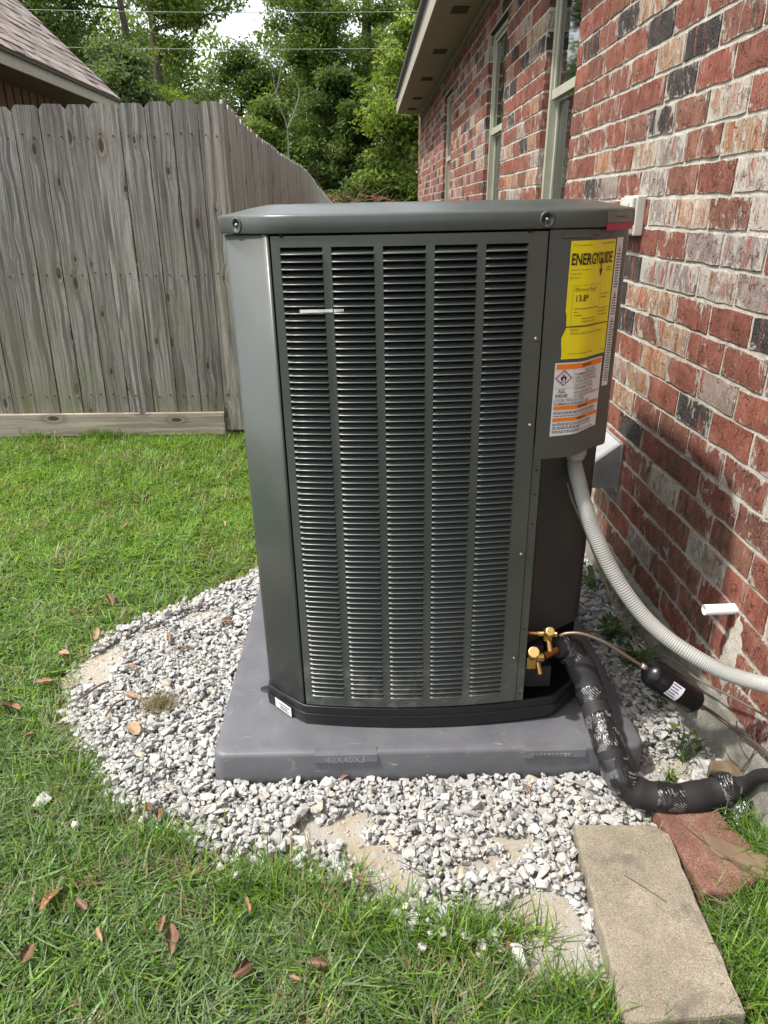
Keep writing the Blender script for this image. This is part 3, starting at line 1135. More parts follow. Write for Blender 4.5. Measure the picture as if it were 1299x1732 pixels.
for tx, txt in ((-0.060 - 0.0, '40X40X3'), (0.435, None)):
    m = MB()
    cx = tx - PL.x
    w = 0.075
    y0 = PY0 - PL.y
    # raised name tab wrapped over the front edge
    m.add([(cx - w, y0 - 0.0025, 0.060), (cx + w, y0 - 0.0025, 0.060), (cx + w, y0 + 0.001, 0.078), (cx - w, y0 + 0.001, 0.078),
           (cx + w - 0.003, y0 + 0.010, 0.0872), (cx - w + 0.003, y0 + 0.010, 0.0872), (cx + w, y0 + 0.02, 0.0868), (cx - w, y0 + 0.02, 0.0868),
           (cx - w, y0 + 0.01, 0.058), (cx + w, y0 + 0.01, 0.058)],
          [(0, 1, 2, 3), (3, 2, 4, 5), (5, 4, 6, 7), (8, 9, 1, 0), (1, 9, 6, 2), (2, 6, 4), (0, 3, 7, 8), (3, 5, 7)])
    tab = m.mk('name_tab', PAD, pad)
    if txt:
        v, f = text_geo(txt, 0.024, 'CENTER', 0.01)
        vv = [(cx + p[0], y0 - 0.0032 + p[1] * 0.18, 0.0595 + p[1]) for p in v]
        mk('raised_lettering', vv, f, flat_mat('pad_letter', (0.20, 0.20, 0.225), 0.45), tab)
    else:
        m = MB()
        q = cx - 0.055
        for wd in (0.006, 0.003, 0.008, 0.005, 0.007, 0.004, 0.006, 0.008, 0.004, 0.006):
            m.box(q, q + wd, y0 - 0.0038, y0 + 0.0005, 0.062 + 0.001 * (wd > 0.005), 0.071)
            q += wd + 0.004
        m.mk('raised_lettering', PAD, tab)

# ------------------------------------------------------------------ air conditioner
UC = Vector((0.14, 1.745, PZ))
unit = empty('air_conditioner', UC)
unit.rotation_euler = (0, math.radians(-0.80), 0)
unit.scale = (0.988, 1.0, 1.0)
tag(unit, 'dark grey louvred air conditioner unit with a yellow label standing on a grey pad', 'air conditioner')


def ul(v):
    return [(p[0] - UC.x, p[1] - UC.y, p[2] - UC.z) for p in v]


def ybow(x):
    return 1.345 + 0.28 * (x - 0.14) ** 2


XL, XR = -0.262, 0.545
XCL, XCR = -0.166, 0.455       # where the chamfers meet the front
YC = 1.452
YB = 2.145


def outline(off=0.0):
    """plan of the cabinet, counter-clockwise from the front left chamfer, grown by off"""
    P = [(XL, YC)]
    P += [(XL + (XCL - XL) * 0.85, YC + (ybow(XCL) - YC) * 0.85)]
    n = 12
    for k in range(n + 1):
        x = XCL + 0.004 + (XCR - XCL - 0.008) * k / n
        P.append((x, ybow(x)))
    P += [(XCR + (XR - XCR) * 0.15, ybow(XCR) + (YC - ybow(XCR)) * 0.15), (XR, YC), (XR + 0.002, 1.75), (XR, YB - 0.09), (XR - 0.09, YB), (0.14, YB + 0.01), (XL + 0.09, YB), (XL, YB - 0.09), (XL - 0.002, 1.75)]
    if off:
        out = []
        n = len(P)
        for i in range(n):
            a, b, c = Vector(P[i - 1]), Vector(P[i]), Vector(P[(i + 1) % n])
            d1 = (b - a).normalized()
            d2 = (c - b).normalized()
            n1 = Vector((d1.y, -d1.x))
            n2 = Vector((d2.y, -d2.x))
            q = (n1 + n2).normalized()
            s = off / max(0.5, q.dot(n1))
            out.append((b.x + q.x * s, b.y + q.y * s))
        return out
    return P


def ring(off, z):
    return ([(p[0] - UC.x, p[1] - UC.y) for p in outline(off)], z - UC.z)


# base pan
v, f = stack([ring(-0.02, 0.078), ring(-0.001, 0.080), ring(0.004, 0.092), ring(0.006, 0.122), ring(0.003, 0.1225), ring(0.003, 0.144), ring(-0.001, 0.146), ring(-0.004, 0.146), ring(-0.006, 0.128), ring(-0.03, 0.122)])
pan = mk('base_pan', v, f, PLASTIC_BLK, unit, True)
m_ = pan.modifiers.new('es', 'EDGE_SPLIT')
m_.split_angle = math.radians(50)
# foot tab and serial sticker on the pan
m = MB()
m.v, m.f = lathe_geo([(0.016, 0.0), (0.016, 0.004), (0.013, 0.005)], 16)
foot = m.mk('hold_down_tab', PLASTIC_BLK, unit, loc=(XL - 0.016 - UC.x, 1.505 - UC.y, 0.005))
foot.scale = (1.15, 0.8, 1)
a = Vector((XL + 0.022, YC - 0.0195, 0))
b = Vector((XL + 0.066, YC - 0.0575, 0))
nrm = Vector((-(b - a).y, (b - a).x, 0)).normalized() * -1
if nrm.y > 0:
    nrm = -nrm
o1, o2 = a + nrm * 0.0085, b + nrm * 0.0085
st = mk('serial_sticker', ul([(o1.x, o1.y, 0.100), (o2.x, o2.y, 0.094), (o2.x, o2.y, 0.122), (o1.x, o1.y, 0.128)]), [(0, 1, 2, 3)], WHITE_L, unit)
mm = MB()
for k, (t0, t1, z) in enumerate(((0.25, 0.9, 0.115), (0.3, 0.75, 0.1085), (0.3, 0.85, 0.103))):
    p0, p1 = o1.lerp(o2, t0) + nrm * 0.0004, o1.lerp(o2, t1) + nrm * 0.0004
    mm.add([(p0.x, p0.y, z), (p1.x, p1.y, z - 0.003), (p1.x, p1.y, z), (p0.x, p0.y, z + 0.003)], [(0, 1, 2, 3)])
mm.v = ul(mm.v)
mm.mk('sticker_print', INK_DIM, st)

# coil body behind the louvres
inner = [(XL + 0.03, YC + 0.03), (XCL + 0.02, ybow(XCL) + 0.045), (0.14, 1.392), (0.37, 1.40), (0.375, 1.45), (0.50, 1.53), (XR - 0.03, 1.60), (XR - 0.03, YB - 0.1), (XR - 0.1, YB - 0.03), (XL + 0.1, YB - 0.03), (XL + 0.03, YB - 0.1)]
m = MB().prism([(p[0] - UC.x, p[1] - UC.y) for p in inner], 0.13 - UC.z, 1.20 - UC.z)
m.mk('coil', COIL, unit)

Z0, Z1 = 0.147, 1.2135
# left front corner post
cp = [(XL, YC + 0.05), (XL, YC + 0.012), (XL + 0.003, YC + 0.002), (XL + 0.009, YC - 0.005), (XCL - 0.010, ybow(XCL) + 0.0085), (XCL - 0.004, ybow(XCL) + 0.003), (XCL + 0.002, ybow(XCL) + 0.0005), (XCL + 0.003, ybow(XCL) + 0.02)]
v, f = [], []
for z in (Z0, Z1):
    v += [(p[0], p[1], z) for p in cp]
n_ = len(cp)
f = [(i, i + 1, n_ + i + 1, n_ + i) for i in range(n_ - 1)]
o = mk('corner_post', ul(v), f, PAINT, unit, True)
sm_ = o.modifiers.new('s', 'SOLIDIFY')
sm_.thickness = 0.0012

# louvre panel: columns, widths measured along x
FX0, FX1 = -0.1595, 0.3565
cols = []
cw, gap = 0.0795, 0.0163
x = FX0 + 0.0165
for k in range(5):
    cols.append((x, x + cw))
    x += cw + gap
LZ0, LZ1 = 0.176, 1.1925
PITCH_L = 0.0132
NL = int((LZ1 - LZ0) / PITCH_L)
m = MB()


def strip(xa, xb, za, zb, n, dy=0.0):
    v, f = [], []
    for k in range(n + 1):
        xx = xa + (xb - xa) * k / n
        y = ybow(xx) - 0.0015 + dy
        v += [(xx, y, za), (xx, y, zb), (xx, y + 0.006, zb), (xx, y + 0.006, za)]
    for k in range(n):
        a = k * 4
        for q in range(4):
            f.append((a + q, a + 4 + q, a + 4 + (q + 1) % 4, a + (q + 1) % 4))
    f += [(0, 1, 2, 3), (n * 4 + 3, n * 4 + 2, n * 4 + 1, n * 4)]
    m.add(v, f)


strip(FX0, FX1, LZ1, Z1 - 0.0015, 20)
strip(FX0, FX1, Z0 + 0.002, LZ0, 20)
xe = FX0
for (a, b) in cols:
    strip(xe, a, LZ0, LZ1, 1)
    xe = b
strip(xe, FX1, LZ0, LZ1, 2)
m.v = ul(m.v)
panel = m.mk('louver_panel', PAINT, unit)

# one louvre: hemmed lip, blade rising back into the panel, tapered ends
lw = cw / 2 + 0.0005
LP = [(-0.0030, 0.0000, 0.0), (-0.0042, 0.0004, 0.0), (-0.0040, 0.0014, 0.0002), (-0.0020, 0.0024, 0.0012), (0.0020, 0.0044, 0.0026), (0.0090, 0.0068, 0.0040), (0.0150, 0.0080, 0.0048)]
v, f = [], []
for (y, z, t) in LP:
    e = lw - t
    v += [(-e, y + 0.0025, z), (-e + 0.003, y, z), (e - 0.003, y, z), (e, y + 0.0025, z)]
for k in range(len(LP) - 1):
    a = k * 4
    for q in range(3):
        f.append((a + q, a + q + 1, a + 5 + q, a + 4 + q))
# end cheeks joining the lip to the panel
nb = len(v)
v += [(-lw, 0.004, 0.010), (lw, 0.004, 0.010), (-lw, 0.012, 0.004), (lw, 0.012, 0.004)]
f += [(0, 12, nb), (nb + 1, 15, 3), (12, 20, nb), (nb + 1, 23, 15)]
louv_me = mesh_of('louver', v, f, [PAINT], True)
LJ_V, LJ_F = [], []
rows = list(range(NL))[::-1]
for rr_i, k in enumerate(rows):
    z = LZ0 + PITCH_L * k
    for (a, b) in cols:
        cx = (a + b) / 2
        sl = math.atan(0.56 * (cx - 0.14))
        if rr_i < 60:
            o = bpy.data.objects.new('louver', louv_me)
            o.location = (cx - UC.x, ybow(cx) - 0.0015 - UC.y, z - UC.z)
            o.rotation_euler = (random.uniform(-0.02, 0.02), 0, sl)
            link(o, panel)
        else:
            bse = len(LJ_V)
            mt = Matrix.Translation((cx - UC.x, ybow(cx) - 0.0015 - UC.y, z - UC.z)) @ Matrix.Rotation(sl, 4, 'Z')
            LJ_V += xf(mt, v)
            LJ_F += [tuple(q + bse for q in g) for g in f]
stuff(mk('louvers', LJ_V, LJ_F, PAINT, panel, True))

# the other three sides carry the same slotted sheet
for nm, (ax, ay), (bx, by) in (('side_panel', (XL, YB - 0.09), (XL, YC + 0.05)), ('side_panel', (XR - 0.10, YB), (XL + 0.10, YB)), ('side_panel', (XR, 1.56), (XR, YB - 0.09))):
    A, B = Vector((ax, ay, 0)), Vector((bx, by, 0))
    d = (B - A).normalized()
    nn = Vector((d.y, -d.x, 0))
    L = (B - A).length
    mt = Matrix((Vector((d.x, d.y, 0)), -nn, Vector((0, 0, 1)))).transposed().to_4x4()
    mt.translation = A
    m = MB()
    nc = max(3, int(L / 0.1))
    wv = L / nc
    for k in range(nc + 1):
        c = k * wv
        m.box(max(0, c - 0.008), min(L, c + 0.008), 0, 0.003, Z0, Z1)
    m.box(0.008, L - 0.008, 0.0002, 0.0032, Z1 - 0.016, Z1 - 0.001).box(0.008, L - 0.008, 0.0002, 0.0032, Z0 + 0.001, Z0 + 0.025)
    for k in range(nc):
        xa, xb = k * wv + 0.008, (k + 1) * wv - 0.008
        for q in range(0, NL, 1):
            z = LZ0 + PITCH_L * q
            m.add([(xa, -0.003, z), (xb, -0.003, z), (xb, 0.009, z + 0.007), (xa, 0.009, z + 0.007)], [(0, 1, 2, 3)])
    m.v = ul(xf(mt, m.v))
    m.mk(nm, PAINT, unit)
# rear corner posts
for P in ([(XL, YB - 0.09), (XL, YB - 0.085), (XL + 0.095, YB), (XL + 0.10, YB)], [(XR - 0.10, YB), (XR - 0.095, YB), (XR, YB - 0.085), (XR, YB - 0.09)]):
    v = [(p[0], p[1], z) for z in (Z0, Z1) for p in P]
    mk('corner_post', ul(v), [(i, i + 1, i + 5, i + 4) for i in range(3)], PAINT, unit)

# service corner: flange, recessed panel, control box
m = MB()
fx = 0.3585


def vsheet(P, za, zb):
    v = [(p[0], p[1], z) for z in (za, zb) for p in P]
    n = len(P)
    m.add(v, [(i, i + 1, n + i + 1, n + i) for i in range(n - 1)])


vsheet([(fx, ybow(fx) + 0.002), (fx + 0.018, ybow(fx) + 0.003), (fx + 0.0195, ybow(fx) + 0.010), (fx + 0.0195, 1.43)], Z0 - 0.004, 0.80)
m.v = ul(m.v)
fl = m.mk('corner_flange', PAINT, unit)
sm_ = fl.modifiers.new('s', 'SOLIDIFY')
sm_.thickness = 0.0012
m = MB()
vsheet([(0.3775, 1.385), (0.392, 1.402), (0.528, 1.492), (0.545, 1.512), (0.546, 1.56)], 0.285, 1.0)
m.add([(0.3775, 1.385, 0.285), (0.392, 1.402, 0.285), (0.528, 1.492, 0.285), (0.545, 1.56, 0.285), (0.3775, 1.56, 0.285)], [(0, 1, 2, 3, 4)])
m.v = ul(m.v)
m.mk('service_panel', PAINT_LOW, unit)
m = MB()
for (x_, z_) in ((0.43, 0.70), (0.47, 0.62), (0.44, 0.55), (0.51, 0.66), (0.50, 0.40), (0.41, 0.62)):
    y_ = 1.402 + (x_ - 0.392) * 0.09 / 0.136
    m.v_ = None
    v, f = lathe_geo([(0.002, 0), (0.002, 0.0012)], 8)
    m.add(xf(axis_mat((x_, y_, z_), (x_ + 0.55, y_ - 0.83, z_)), v), f)
m.v = ul(m.v)
m.mk('panel_screws', IRON, unit)
# bracket and block in the dark opening
m = MB().box(0.385, 0.43, 1.40, 1.46, 0.20, 0.275).box(0.38, 0.455, 1.405, 1.43, 0.15, 0.21)
m.v = ul(m.v)
m.mk('valve_bracket', IRON, unit, bevel=0.002)
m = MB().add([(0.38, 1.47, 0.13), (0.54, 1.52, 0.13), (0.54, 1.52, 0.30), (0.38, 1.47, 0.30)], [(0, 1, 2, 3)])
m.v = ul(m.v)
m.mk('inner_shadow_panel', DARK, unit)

# control box
CB0, CB1 = 0.770, 1.2135
XK = 0.447
cb = [(fx + 0.0015, ybow(fx) + 0.012), (fx + 0.0015, ybow(fx) - 0.001), (0.40, ybow(0.40) - 0.001), (XK - 0.012, ybow(XK - 0.012) - 0.0006), (XK - 0.003, ybow(XK) + 0.0008), (XK + 0.006, ybow(XK) + 0.006), (XK + 0.05, ybow(XK) + 0.048), (XR - 0.008, YC - 0.004), (XR, YC + 0.01), (XR, 1.56)]
m = MB()
n = len(cb)
v = [(p[0], p[1], z) for z in (CB0, CB1) for p in cb]
m.add(v, [(i, i + 1, n + i + 1, n + i) for i in range(n - 1)])
m.add([(p[0], p[1], CB0) for p in cb] + [(fx + 0.0015, 1.56, CB0)], [tuple(range(n + 1))[::-1]])
# stiffening rib pressed under the lid
m.v = ul(m.v)
cbo = m.mk('control_box', PAINT, unit, True)
e_ = cbo.modifiers.new('es', 'EDGE_SPLIT')
e_.split_angle = math.radians(40)
m = MB()
for (za, zb, o_) in ((1.1975, 1.2045, 0.0015),):
    P = [(0.385, ybow(0.385)), (0.42, ybow(0.42)), (XK - 0.004, ybow(XK)), (XK + 0.01, ybow(XK) + 0.010)]
    for i in range(3):
        a, b = P[i], P[i + 1]
        m.add([(a[0], a[1] - 0.001, za), (b[0], b[1] - 0.001, za), (b[0], b[1] - 0.004, (za + zb) / 2), (a[0], a[1] - 0.004, (za + zb) / 2), (b[0], b[1] - 0.001, zb), (a[0], a[1] - 0.001, zb)], [(0, 1, 2, 3), (3, 2, 4, 5)])
m.v = ul(m.v)
m.mk('pressed_rib', PAINT, unit)

# arc-length mapping of the control box face, for the labels
SP = [Vector(p) for p in cb[2:9]]
SP = [Vector((fx + 0.0015, ybow(fx) - 0.001))] + SP
SL = [0.0]
for a, b in zip(SP[:-1], SP[1:]):
    SL.append(SL[-1] + (b - a).length)


def onbox(s, z, off):
    s = max(0, min(SL[-1] - 1e-4, s))
    for i in range(len(SP) - 1):
        if s <= SL[i + 1]:
            break
    t = (s - SL[i]) / (SL[i + 1] - SL[i])
    p = SP[i].lerp(SP[i + 1], t)
    d0 = (SP[i + 1] - SP[i]).normalized()
    j = min(i + 1, len(SP) - 2)
    k = max(i - 1, 0)
    dn = (SP[j + 1] - SP[j]).normalized() if t > 0.5 else (SP[k + 1] - SP[k]).normalized()
    d = d0.lerp(dn, abs(t - 0.5)).normalized()
    return (p.x + d.y * off, p.y - d.x * off, z)


def s_of_x(x):
    for i in range(len(SP) - 1):
        if SP[i].x <= x <= SP[i + 1].x:
            return SL[i] + (SL[i + 1] - SL[i]) * (x - SP[i].x) / (SP[i + 1].x - SP[i].x)
    return SL[-1]


def decal(name, sz_quads, mat, parent, off):
    """sz_quads: list of (s0,s1,z00,z01,z10,z11) -> strips that follow the box face"""
    v, f = [], []
    for (s0, s1, zb0, zb1, zt0, zt1) in sz_quads:
        n = max(1, int((s1 - s0) / 0.006))
        b = len(v)
        for k in range(n + 1):
            t = k / n
            s = s0 + (s1 - s0) * t
            v.append(onbox(s, zb0 + (zb1 - zb0) * t, off))
            v.append(onbox(s, zt0 + (zt1 - zt0) * t, off))
        for k in range(n):
            a = b + 2 * k
            f.append((a, a + 2, a + 3, a + 1))
    return mk(name, ul(v), f, mat, parent, True)


def rects(name, rs, mat, parent, off):
    return decal(name, [(a, b, c, c, d, d) for a, b, c, d in rs], mat, parent, off)


def text_on(name, items, mat, parent, off):
    """items: (string, s, z, size, bold, xscale)"""
    V, F = [], []
    for (t, s, z, size, bold, xs) in items:
        v, f = text_geo(t, size, 'LEFT', bold)
        b = len(V)
        V += [onbox(s + p[0] * xs, z + p[1], off) for p in v]
        F += [tuple(q + b for q in g) for g in f]
    return mk(name, ul(V), F, mat, parent)


# yellow energy label
YS0 = s_of_x(0.402)
YS1 = YS0 + 0.128
YZ0, YZ1 = 0.976, 1.194
# slightly torn and bubbled left edge
V, F = [], []
NR, NC = 26, 20
for j in range(NR + 1):
    t = j / NR
    z = YZ1 + (YZ0 - YZ1) * t
    s0 = YS0 + (0.0035 * math.sin(t * 21) * max(0, t - 0.55) if t > 0.5 else 0) - (0.003 * (t > 0.78)) + random.uniform(0, 0.0006) + (0.003 if 0.60 < t < 0.74 else 0)
    for i in range(NC + 1):
        u = i / NC
        s = s0 + (YS1 - s0) * u
        bub = 0.0009 * max(0, mnoise.noise(Vector((u * 5, t * 9, 2.0)))) * (1 if t > 0.4 else 0.3)
        V.append(onbox(s, z, 0.0010 + bub))
for j in range(NR):
    for i in range(NC):
        a = j * (NC + 1) + i
        F.append((a, a + NC + 1, a + NC + 2, a + 1))
yl = mk('energy_label', ul(V), F, YELLOW, unit, True)
yl['label'] = 'yellow energy rating label with black lettering on the control box'
PO = 0.0024
_w = max(p[0] for p in text_geo('ENERGYGUIDE', 0.0285, 'LEFT', 0.022)[0])
text_on('label_heading', [('ENERGYGUIDE', YS0 + 0.003, 1.152, 0.0285, 0.022, 0.117 / _w)], INK, yl, PO)
SA = YS0 + 0.081
V = []
for (ds, z) in ((-0.0016, 1.160), (0.0016, 1.160), (0.0016, 1.142), (0.0055, 1.142), (0.0, 1.127), (-0.0055, 1.142), (-0.0016, 1.142)):
    V.append(onbox(SA + ds, z, PO + 0.0002))
mk('arrow_print', ul(V), [(0, 6, 2, 1), (3, 2, 6, 5, 4)], INK, yl)
_fp = text_on('fine_print', [
    ('U.S. Government', YS0 + 0.005, 1.1845, 0.0062, 0.0, 0.9),
    ('Central Air Conditioner', YS0 + 0.003, 1.1415, 0.0052, 0.0, 0.85), ('Cooling Only', YS0 + 0.003, 1.1345, 0.0052, 0.0, 0.85), ('Split System', YS0 + 0.003, 1.1275, 0.0052, 0.0, 0.85),
    ('Efficiency Rating*', YS0 + 0.016, 1.104, 0.0098, 0.004, 0.82),
    ('Notice', YS0 + 0.013, 1.030, 0.0068, 0.012, 0.9),
    ('Federal law allows this unit to be installed only in', YS0 + 0.013, 1.0235, 0.0058, 0.008, 0.82)], INK_YEL, yl, PO)
stuff(_fp)
text_on('rating_print', [('13.8*', YS0 + 0.017, 1.0855, 0.0165, 0.014, 0.85)], INK, yl, PO)
R = []


def words(s0, s1, z, h, dens=0.75, rs=R):
    s = s0
    while s < s1:
        w = random.uniform(0.003, 0.009)
        rs.append((s, min(s1, s + w), z, z + h))
        s += w + random.uniform(0.0012, 0.0025)


words(YS0 + 0.075, YS0 + 0.124, 1.187, 0.0018)
words(YS0 + 0.104, YS0 + 0.122, 1.1425, 0.0018)
words(YS0 + 0.101, YS0 + 0.121, 1.1375, 0.0020)
words(YS0 + 0.018, YS0 + 0.084, 1.071, 0.0016)
words(YS0 + 0.086, YS0 + 0.122, 1.094, 0.0014)
words(YS0 + 0.086, YS0 + 0.112, 1.0875, 0.0020)
words(YS0 + 0.018, YS0 + 0.026, 1.0645, 0.0016)
words(YS0 + 0.018, YS0 + 0.034, 1.0585, 0.0016)
words(YS0 + 0.034, YS0 + 0.074, 1.052, 0.0016)
words(YS0 + 0.034, YS0 + 0.076, 1.0465, 0.0016)
for q in range(3):
    words(YS0 + 0.088, YS0 + 0.119, 1.067 - q * 0.006, 0.0015)
words(YS0 + 0.012, YS0 + 0.080, 0.9855, 0.0013)
words(YS0 + 0.110, YS0 + 0.124, 0.984, 0.0013)
R += [(YS0 + 0.012, YS0 + 0.086, 1.1145, 1.1150), (YS0 + 0.012, YS0 + 0.086, 1.0400, 1.0405), (YS0 + 0.012, YS0 + 0.0125, 1.0405, 1.1145), (YS0 + 0.0855, YS0 + 0.086, 1.0405, 1.1145)]
stuff(rects('small_print', R, INK_YEL, yl, PO))
rects('divider_bar', [(YS0 + 0.001, YS1 - 0.004, 1.0372, 1.0392)], INK, yl, PO)

# white and orange flammability label
WS0 = s_of_x(0.390)
WS1 = WS0 + 0.136
WZ0, WZ1 = 0.818, 0.969
wl = decal('warning_label', [(WS0, WS1, WZ0, WZ0 + 0.004, WZ1, WZ1)], WHITE_L, unit, 0.0009)
wl['label'] = 'white and orange flammable refrigerant warning label on the control box'
ow = WS1 - WS0
for za_, zb_ in ((0.9560, 0.9665), (0.8735, 0.8815), (0.8490, 0.8565)):
    rects('orange_bar', [(WS0 + 0.003, WS1 - 0.003, za_, zb_)], ORANGE_L, wl, 0.0018)
cs, cz_, hw, hz = WS0 + 0.0205, 0.9385, 0.0185, 0.0165
V, F = [], []
for k, (a, b) in enumerate((((-1, 0), (0, 1)), ((0, 1), (1, 0)), ((1, 0), (0, -1)), ((0, -1), (-1, 0)))):
    bse = len(V)
    for (p, sc) in ((a, 1.0), (b, 1.0), (b, 0.84), (a, 0.84)):
        V.append(onbox(cs + p[0] * hw * sc, cz_ + p[1] * hz * sc, 0.0019))
    F.append((bse, bse + 1, bse + 2, bse + 3))
mk('hazard_diamond', ul(V), F, RED_INK, wl)
flame = [(-0.0055, -0.0045), (-0.0065, 0.000), (-0.0050, 0.0035), (-0.0040, 0.0010), (-0.0025, 0.0050), (-0.0005, 0.0090), (0.0005, 0.0045), (0.0022, 0.0020), (0.0035, 0.0060), (0.0050, 0.0030), (0.0062, -0.0005), (0.0050, -0.0045), (0.0022, -0.0060), (0.0028, -0.0020), (0.0005, 0.0008), (-0.0022, -0.0020), (-0.0020, -0.0060)]
V = [onbox(cs + p[0], cz_ + p[1], 0.0019) for p in flame]
nf = len(V)
V += [onbox(cs - 0.006, cz_ - 0.0085, 0.0019), onbox(cs + 0.006, cz_ - 0.0085, 0.0019), onbox(cs + 0.006, cz_ - 0.0073, 0.0019), onbox(cs - 0.006, cz_ - 0.0073, 0.0019)]
mk('flame_symbol', ul(V), [tuple(range(nf)), (nf, nf + 1, nf + 2, nf + 3)], INK, wl)
text_on('warning_text', [
    ('A2L', WS0 + 0.0105, 0.9085, 0.0105, 0.018, 0.95), ('R454B', WS0 + 0.0050, 0.8990, 0.0105, 0.018, 0.95),
    ('LOCAL REGULATION', WS0 + 0.003, 0.8905, 0.0085, 0.006, 0.90), ('FLAMMABLE REFRIGERANT USED', WS0 + 0.003, 0.8830, 0.0080, 0.006, 0.80),
    ('RISK OF FIRE', WS0 + 0.072, 0.9485, 0.0070, 0.006, 0.9),
    ('FLAMMABLE REFRIGERANT', WS0 + 0.045, 0.9420, 0.0075, 0.006, 0.80), ('USED. TO BE REPAIRED BY', WS0 + 0.045, 0.9350, 0.0075, 0.006, 0.78), ('TRAINED SERVICE PERSONNEL', WS0 + 0.045, 0.9280, 0.0075, 0.006, 0.72),
    ('DO NOT PUNCTURE', WS0 + 0.045, 0.9205, 0.0075, 0.006, 0.80), ('REFRIGERANT TUBING', WS0 + 0.045, 0.9135, 0.0075, 0.006, 0.80),
    ('DISPOSE PROPERLY IN', WS0 + 0.045, 0.9050, 0.0075, 0.006, 0.80), ('ACCORDANCE WITH FEDERAL OR', WS0 + 0.045, 0.8980, 0.0075, 0.006, 0.72)], INK_DIM, wl, 0.0019)
R = [(WS0 + 0.0415, WS0 + 0.0420, 0.918, 0.956), (WS0 + 0.002, WS0 + 0.0415, 0.9175, 0.9180)]
for z in (0.8675, 0.8645, 0.8595):
    words(WS0 + 0.004, WS0 + 0.122, z, 0.0018, rs=R)
for z in (0.8435, 0.8405, 0.8360, 0.8330, 0.8280, 0.8250):
    words(WS0 + 0.004, WS0 + random.choice((0.07, 0.11, 0.125)), z, 0.0017, rs=R)
stuff(rects('small_print', R, INK_DIM, wl, 0.0019))
stuff(rects('bar_print', [(WS0 + 0.060, WS0 + 0.092, 0.959, 0.9635), (WS0 + 0.058, WS0 + 0.092, 0.8752, 0.8797), (WS0 + 0.058, WS0 + 0.088, 0.8505, 0.8545)], flat_mat('ink_on_orange', (0.22, 0.04, 0.01), 0.5), wl, 0.0021))

# narrow data strip on the far edge of the chamfer
NS0, NS1 = YS1 + 0.004, YS1 + 0.0235
ns = decal('data_strip', [(NS0, NS1, 0.905, 0.905, 1.196, 1.196)], WHITE_L, unit, 0.0008)
R = []
z = 1.165
while z > 0.912:
    if not (1.085 < z < 1.10) and not (1.035 < z < 1.05):
        R.append((NS0 + 0.003, NS1 - 0.002 - random.uniform(0, 0.004), z, z + 0.0022))
    z -= 0.0052
stuff(rects('strip_print', R, INK_DIM, ns, 0.0017))
R = []
V, F = [], []
for zc_ in (1.176, 1.091, 1.041):
    b = len(V)
    V += [onbox(NS0 + 0.005, zc_ - 0.006, 0.0017), onbox(NS1 - 0.005, zc_ - 0.006, 0.0017), onbox((NS0 + NS1) / 2, zc_ + 0.007, 0.0017)]
    F.append((b, b + 1, b + 2))
mk('warning_triangles', ul(V), F, flat_mat('amber_print', (0.45, 0.30, 0.02), 0.5), ns)

# screws
scr_v, scr_f = lathe_geo([(0.0052, 0.0), (0.0052, 0.0014), (0.0036, 0.0016), (0.0034, 0.0040), (0.0028, 0.0045)], 10)
scr_me = mesh_of('screw', scr_v, scr_f, [STEEL], True)


def screw(x, y, z, nx_, ny_, parent=unit, sc=1.0):
    o = bpy.data.objects.new('screw', scr_me)
    o.matrix_local = axis_mat((x - UC.x, y - UC.y, z - UC.z), (x - UC.x + nx_, y - UC.y + ny_, z - UC.z)) @ Matrix.Scale(sc, 4)
    link(o, parent)
    return o


for z in (1.018, 0.845, 0.275, 0.55):
    screw(0.3465, ybow(0.3465) - 0.0015, z, 0.1, -1)
hm = MB()
for z in (0.745, 0.69, 0.62, 0.165, 0.35):
    v, f = lathe_geo([(0.0022, 0.0), (0.0022, 0.0006)], 8)
    hm.add(xf(axis_mat((fx + 0.010, ybow(fx) + 0.0025, z), (fx + 0.010, ybow(fx) - 1, z)), v), f)
hm.v = ul(hm.v)
hm.mk('flange_holes', DARK, unit)
# bright sky seen through the unit, painted as a white sliver in the louvres
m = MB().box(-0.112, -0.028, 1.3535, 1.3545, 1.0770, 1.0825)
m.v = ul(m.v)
m.mk('sky_sliver', flat_mat('sky_sliver_white', (0.85, 0.85, 0.85), 0.5), unit)

# lid
LB = 1.2160
v, f = stack([ring(-0.02, LB + 0.004), ring(0.0015, LB + 0.0005), ring(0.0030, LB), ring(0.0042, LB + 0.002), ring(0.0038, LB + 0.0270), ring(0.0026, LB + 0.0305), ring(0.0, LB + 0.0325), ring(-0.006, LB + 0.0338), ring(-0.030, LB + 0.0385), ring(-0.055, LB + 0.0445), ring(-0.085, LB + 0.0495), ring(-0.10, LB + 0.0505), ring(-0.108, LB + 0.048), ring(-0.112, LB + 0.035), ring(-0.16, LB + 0.025)])
lid = mk('lid', v, f, PAINT, unit, True)
# fan guard
m = MB()
gc = (0.14, 1.745)
for r in np.linspace(0.05, 0.30, 14):
    pts = [(gc[0] + r * math.cos(a), gc[1] + r * math.sin(a), 1.254 + 0.010 * (1 - (r / 0.3) ** 2)) for a in np.linspace(0, 2 * math.pi, 41)]
    v, f = tube_geo(pts, 0.0016, 5, False)
    m.add(v, f)
for k in range(8):
    a = k * math.pi / 4
    v, f = tube_geo([(gc[0] + 0.03 * math.cos(a), gc[1] + 0.03 * math.sin(a), 1.262), (gc[0] + 0.2 * math.cos(a), gc[1] + 0.2 * math.sin(a), 1.257), (gc[0] + 0.31 * math.cos(a), gc[1] + 0.31 * math.sin(a), 1.250)], 0.0022, 5)
    m.add(v, f)
m.v = ul(m.v)
m.mk('fan_guard', IRON, unit, True)
v, f = lathe_geo([(0.30, 0.0), (0.302, 0.008), (0.306, 0.0)], 40)
